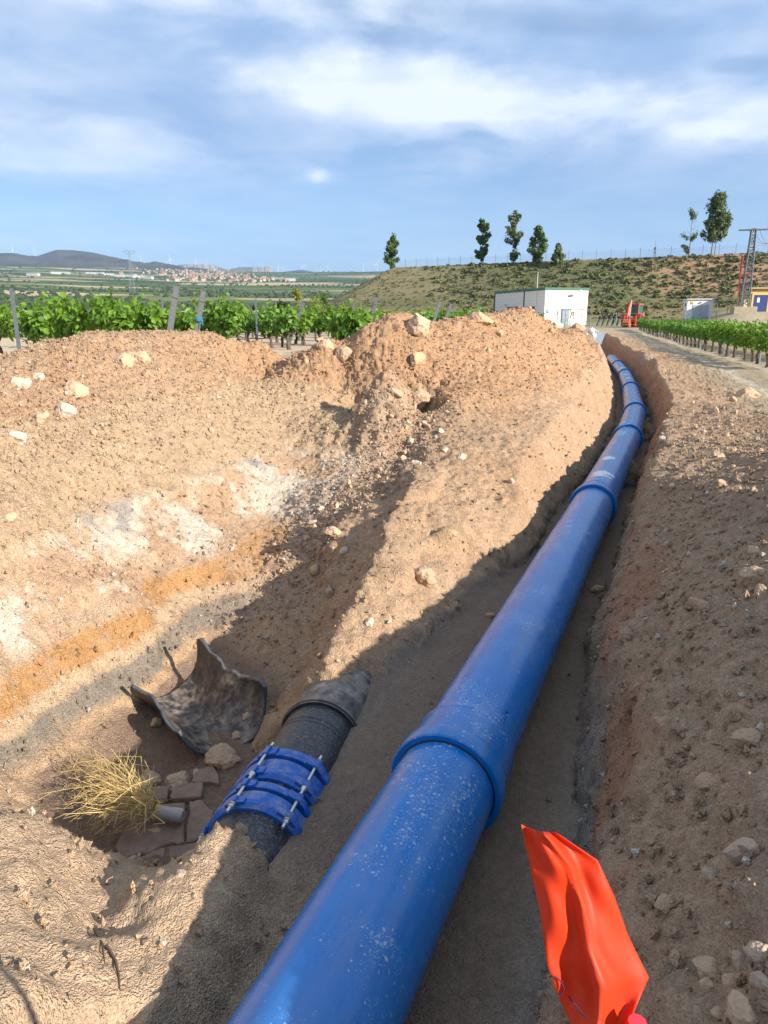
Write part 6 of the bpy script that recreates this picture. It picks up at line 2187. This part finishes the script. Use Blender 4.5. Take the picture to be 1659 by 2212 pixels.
# white sheet caught at the end of the heap
q = atY(1279, 722, 44)
V = []; n = 7
for i in range(n):
    for j in range(n):
        V.append((i / (n - 1) * .62, .10 * math.sin(i * 1.1 + j * .7) + .04 * random.random(), j / (n - 1) * .42 + .05 * math.sin(i * .9)))
me = np_mesh('white_sheet', np.array(V), np.array([(i * n + j, i * n + j + 1, (i + 1) * n + j + 1, (i + 1) * n + j) for i in range(n - 1) for j in range(n - 1)]), [PAINT], False)
o = obj('white_sack', me, None, (q[0] - .3, q[1], q[2] - .05)); o.rotation_euler = (.2, .15, .2); sm = o.modifiers.new('thick', 'SOLIDIFY'); sm.thickness = .02
tag(o, 'crumpled white sack at the far end of the spoil heap', 'sack')

# ================================================================ far hills, town, turbines
def hill_mat(name, c1, c2, c3):
    return mat(name, c1, .95, var=.25, vscale=.004, vcol2=c2, bump=.0)


HM = mat('hill_scrub', (.030, .038, .024), .95, var=.4, vscale=.006, vcol2=(.075, .068, .042))
HM2 = mat('mesa_scrub', (.085, .085, .05), .95, var=.3, vscale=.005, vcol2=(.15, .125, .08))
CLIFF = mat('limestone_cliff', (.36, .30, .23), .95, var=.3, vscale=.03, vcol2=(.16, .13, .09))


def ridge(sil, dist, depth, name, material, rough=14, cliff=None):
    """a hill range given by its skyline, with real depth and flanks"""
    xs = np.array([q[0] for q in sil], float); ys = np.array([q[1] for q in sil], float)
    pxs = np.linspace(xs[0], xs[-1], 170)
    pys = np.interp(pxs, xs, ys)
    nr = 34
    tops = np.array([atY(a, b_, dist) for a, b_ in zip(pxs, pys)])
    az = np.arctan2(tops[:, 0], tops[:, 1])[:, None]; r0 = np.hypot(tops[:, 0], tops[:, 1])[:, None]
    q = np.linspace(0, 1, nr)[None]                 # 0 front foot, .72 crest, 1 back
    r = r0 + depth * (q - .72)
    X_, Y_ = r * np.sin(az), r * np.cos(az)
    base = zland(X_, Y_) - 12
    f = np.clip(q / .72, 0, 1)
    if cliff: sh = np.where(f < .9, .62 * f ** 1.2, .62 * .9 ** 1.2 + (1 - .62 * .9 ** 1.2) * np.minimum(1, (f - .9) / .07))
    else: sh = f ** 1.5 * .92 + .08 * f
    sh = np.where(q < .72, sh, 1 - (np.maximum(q - .72, 0) / .28) ** 2 * .8)
    Z_ = base + np.maximum(0, tops[:, 2:3] - base) * sh
    Z_ = Z_ + fbm(X_ / 330, Y_ / 330, .3, 4) * rough * 3.0 * np.sin(math.pi * f) * (q < .72)
    V = np.stack([X_, Y_, Z_], -1).reshape(-1, 3)
    F_ = []; M_ = []
    for i in range(len(pxs) - 1):
        for k in range(nr - 1):
            F_.append((i * nr + k, (i + 1) * nr + k, (i + 1) * nr + k + 1, i * nr + k + 1))
            f = (k + .5) / (nr - 1) / .72
            M_.append(1 if cliff and .88 < f < .99 and cliff[0] < pxs[i] < cliff[1] and math.sin(pxs[i] * .9) + math.sin(pxs[i] * .37) > -.9 else 0)
    me = np_mesh(name, np.array(V), np.array(F_), [material, CLIFF], True, M_)
    return tag(obj(name, me), kind='structure')


ridge([(-260, 560), (-120, 552), (0, 547), (30, 546), (60, 552), (76, 554), (100, 546), (122, 539), (160, 540), (200, 545), (250, 556), (290, 566), (330, 575), (372, 583), (410, 592), (450, 602)], 5600, 2300, 'hill', HM, 22)
ridge([(360, 586), (382, 573), (400, 571), (430, 571), (462, 573), (480, 579), (496, 586)], 9000, 1500, 'mesa', HM2, 10, (395, 470))
ridge([(488, 588), (500, 580), (518, 577), (560, 577), (578, 574.5), (586, 576), (592, 586), (600, 592)], 9000, 1200, 'mesa', HM2, 10, (545, 590))
ridge([(420, 596), (520, 590), (590, 588), (625, 587), (640, 584), (655, 583), (680, 589), (720, 592), (790, 593), (900, 592), (1100, 594), (1400, 600), (1900, 606)], 7600, 2200, 'hill', HM, 14)

# houses of the town, one by one
HW = [mat('house_white', (.36, .33, .29), .8), mat('house_cream', (.32, .25, .18), .8), mat('house_tan', (.27, .19, .135), .8)]
HR = [mat('roof_tile', (.34, .17, .10), .85), mat('roof_brown', (.28, .18, .12), .85)]
HMESH = []
for w in HW:
    for rf in HR:
        mb = MB()
        mb.box((0, 0, 2), (10, 9, 10))
        mb.add([(-5.4, -5, 7), (5.4, -5, 7), (5.4, 5, 7), (-5.4, 5, 7), (-5.4, 0, 9.6), (5.4, 0, 9.6)], [(0, 1, 5, 4), (2, 3, 4, 5), (0, 4, 3), (1, 2, 5)], 1)
        o = mb.build('house', [w, rf]); HMESH.append(o.data); bpy.data.objects.remove(o)
hr = random.Random(4)
band = [(250, 594, 10), (330, 590, 14), (400, 592, 16), (470, 597, 13), (540, 602, 9), (610, 606, 6)]
nh = 0
while nh < 270:
    px = hr.triangular(250, 640, 400)
    pc = np.interp(px, [b_[0] for b_ in band], [b_[1] for b_ in band]); pw = np.interp(px, [b_[0] for b_ in band], [b_[2] for b_ in band])
    py = hr.gauss(pc, pw * .5)
    # march to the land under that sight line
    ray = FWD + RTV * (px - CX) / F0 - UPV * (py - CY) / F0
    Y = np.linspace(2200, 6200, 400); X = Y * ray[0] / ray[1]; Zr = EYE + Y * ray[2] / ray[1]
    dz = zland(X, Y) - Zr
    k = np.nonzero(dz > 0)[0]
    if not len(k): 
        nh += 1; continue
    k = k[0]
    o = obj('town_house', hr.choice(HMESH), None, (X[k], Y[k], zland(X[k:k + 1], Y[k:k + 1])[0]), (0, 0, hr.uniform(0, 3.14)))
    s = hr.uniform(.6, 1.15); o.scale = (s * hr.uniform(.9, 1.5), s, s)
    tag(o, 'small tiled house of the distant hillside town', 'house', 'houses of the distant town')
    nh += 1
# low white sheds left of the town
mb = MB(); mb.box((0, 0, 3), (40, 16, 10)); o = mb.build('shed', mat('shed_white', (.40, .40, .39), .7)); SH = o.data; bpy.data.objects.remove(o)
for k, (px, py) in enumerate([(72, 596), (122, 592), (140, 592), (196, 592), (215, 592), (236, 595), (258, 598), (282, 598), (300, 601), (318, 603), (625, 607), (600, 604)]):
    ray = FWD + RTV * (px - CX) / F0 - UPV * (py - CY) / F0
    Y = np.linspace(1500, 6200, 500); X = Y * ray[0] / ray[1]; dz = zland(X, Y) - (EYE + Y * ray[2] / ray[1])
    kk = np.nonzero(dz > 0)[0]; kk = kk[0] if len(kk) else 380
    o = obj('shed', SH, None, (X[kk], Y[kk], zland(X[kk:kk + 1], Y[kk:kk + 1])[0]), (0, 0, random.uniform(-.3, .3)))
    tag(o, 'long white shed on the plain near the distant town', 'shed', 'white sheds on the plain')

# bushes and orchard dots on the plain
rg = np.random.default_rng(12)
n = 5200
rad = 260 * (4600 / 260) ** rg.random(n); az = rg.uniform(-.62, .06, n)
bx_, by_ = rad * np.sin(az), rad * np.cos(az)
k = fbm(bx_ / 260, by_ / 200, 4, 3) > -.02
bx_, by_, rad = bx_[k], by_[k], rad[k]
bz_ = zland(bx_, by_)
s = rg.uniform(1.0, 2.6, len(bx_)) * (1 + rad / 3500)
ico = np.array([(1, 0, 0), (-1, 0, 0), (0, 1, 0), (0, -1, 0), (0, 0, 1.1), (.6, .6, .75), (-.6, .6, .7), (.6, -.6, .7), (-.6, -.6, .75)])
icf = np.array([(4, 5, 6), (4, 6, 8), (4, 8, 7), (4, 7, 5), (5, 0, 2), (5, 2, 6), (6, 2, 1), (6, 1, 8), (8, 1, 3), (8, 3, 7), (7, 3, 0), (7, 0, 5)])
V = ico[None] * s[:, None, None] * rg.uniform(.75, 1.25, (len(s), 9, 1)) + np.stack([bx_, by_, bz_], -1)[:, None]
me = np_mesh('plain_bushes', V.reshape(-1, 3), (icf[None] + (np.arange(len(s)) * 9)[:, None, None]).reshape(-1, 3), [mat('bush_dark', (.035, .055, .02), .9, island=.4)], False)
tag(obj('plain_bushes', me), 'dark bushes and orchard trees dotted over the far plain', 'bushes', kind='stuff')

# wind turbines
TW = mat('turbine_white', (.62, .64, .66), .5)
mb = MB(); mb.tube([(0, 0, -6), (0, 0, 80)], [2.6, 1.5], 8); tm_ = mesh_of(mb, 'tower', TW)
mb = MB(); mb.box((0, 2, 80.5), (3.4, 9, 3.6)); nm_ = mesh_of(mb, 'nacelle', TW, False)
mb = MB(); mb.tube([(0, 0, 0), (0, 0, 8), (0, 0, 22), (0, 0, 42)], [1.0, 1.9, 1.3, .3], 4); bm_ = mesh_of(mb, 'blade', TW, False)
TL = [(27, 547, 534), (76, 554, 541), (305, 572, 557), (369, 584, 562), (423, 572, 560), (446, 573, 569), (510, 580, 572), (568, 585, 576), (601, 588, 576), (612, 588, 578), (651, 585, 576), (657, 586, 574), (694, 592, 586), (708, 592, 577), (785, 592, 574), (815, 592, 573)]
TLAB = ['leftmost wind turbine near the picture edge', 'wind turbine in the saddle left of the dark hill', 'wind turbine behind the right slope of the dark hill', 'wind turbine left of the first mesa', 'wind turbine standing on the first mesa', 'pale wind turbine in front of the first mesa cliffs',
        'wind turbine on the left flank of the second mesa', 'small wind turbine before the second mesa cliffs', 'left of two turbines just right of the second mesa', 'right of two turbines just right of the second mesa', 'left of two turbines above the low blue ridge', 'right of two turbines above the low blue ridge',
        'low wind turbine half sunk behind the ridge', 'tall wind turbine on the ridge left of the embankment', 'wind turbine just left of the embankment poplar', 'wind turbine closest to the lone embankment poplar']
for k, (px, yb, yh_) in enumerate(TL):
    D = 8600 if k > 3 else 7300
    b = atY(px, yb, D)
    rt = empty('wind_turbine', tuple(b), R(random.uniform(-40, 40)), TLAB[k], 'wind turbine', 'wind turbines on the skyline')
    sc = max(.7, (yb - yh_) / F0 * D / 80); rt.scale = (sc, sc, sc)
    obj('tower', tm_, rt); obj('nacelle', nm_, rt)
    a0 = random.uniform(0, 2)
    for q in range(3):
        o = obj('blade', bm_, rt, (0, -3.2, 80.5), (0, a0 + q * 2.0944, 0))

# lattice pylon in the fields
b = atY(288, 646, 900)
rt = empty('pylon', (b[0], b[1], zl(b[0], b[1]) - 2), .3, 'tall lattice pylon standing in the fields before the town', 'pylon')
M = mat('pylon_steel', (.22, .24, .26), .6, metal=.3)
Hp = (646 - 556) / F0 * 900
for k in range(4):
    sx, sy = ((-1, -1), (1, -1), (1, 1), (-1, 1))[k]
    mb = MB(); mb.tube([(sx * 3, sy * 3, 0), (sx * .8, sy * .8, Hp * .85), (sx * .3, sy * .3, Hp)], .18, 4); mb.build('leg', M, rt)
for f in range(2):
    mb = MB()
    for i in range(9):
        z0, z1 = Hp * i / 10, Hp * (i + 1) / 10; w0, w1 = 3 - 2.3 * i / 9, 3 - 2.3 * (i + 1) / 9
        y0 = -w0 if f == 0 else w0; y1 = -w1 if f == 0 else w1
        mb.tube([(-w0, y0, z0), (w1, y1, z1)], .10, 3); mb.tube([(w0, y0, z0), (-w1, y1, z1)], .10, 3)
    tag(mb.build('bracing', M, rt), kind='stuff')
mb = MB(); mb.tube([(-7, 0, Hp * .97), (-3, 0, Hp), (0, 0, Hp * .95), (3, 0, Hp), (7, 0, Hp * .97)], .3, 4); mb.tube([(-7, 0, Hp * .97), (0, 0, Hp * .90), (7, 0, Hp * .97)], .22, 4); mb.build('crossarm', M, rt)

# ---------------------------------------------------------------- the air between here and the hills
mb = MB(); mb.box((0, 2500, 395), (30000, 30000, 860))
HZ = bpy.data.materials.new('haze'); HZ.use_nodes = True
_n, _l = HZ.node_tree.nodes, HZ.node_tree.links
_n.clear()
_o = _n.new('ShaderNodeOutputMaterial'); _v = _n.new('ShaderNodeVolumePrincipled')
_v.inputs['Color'].default_value = (.42, .62, 1.0, 1)
_v.inputs['Density'].default_value = 6.5e-5
_v.inputs['Anisotropy'].default_value = .2
_l.new(_v.outputs[0], _o.inputs['Volume'])
tag(mb.build('haze', HZ), 'thin bluish haze over the plain', 'haze', kind='stuff')
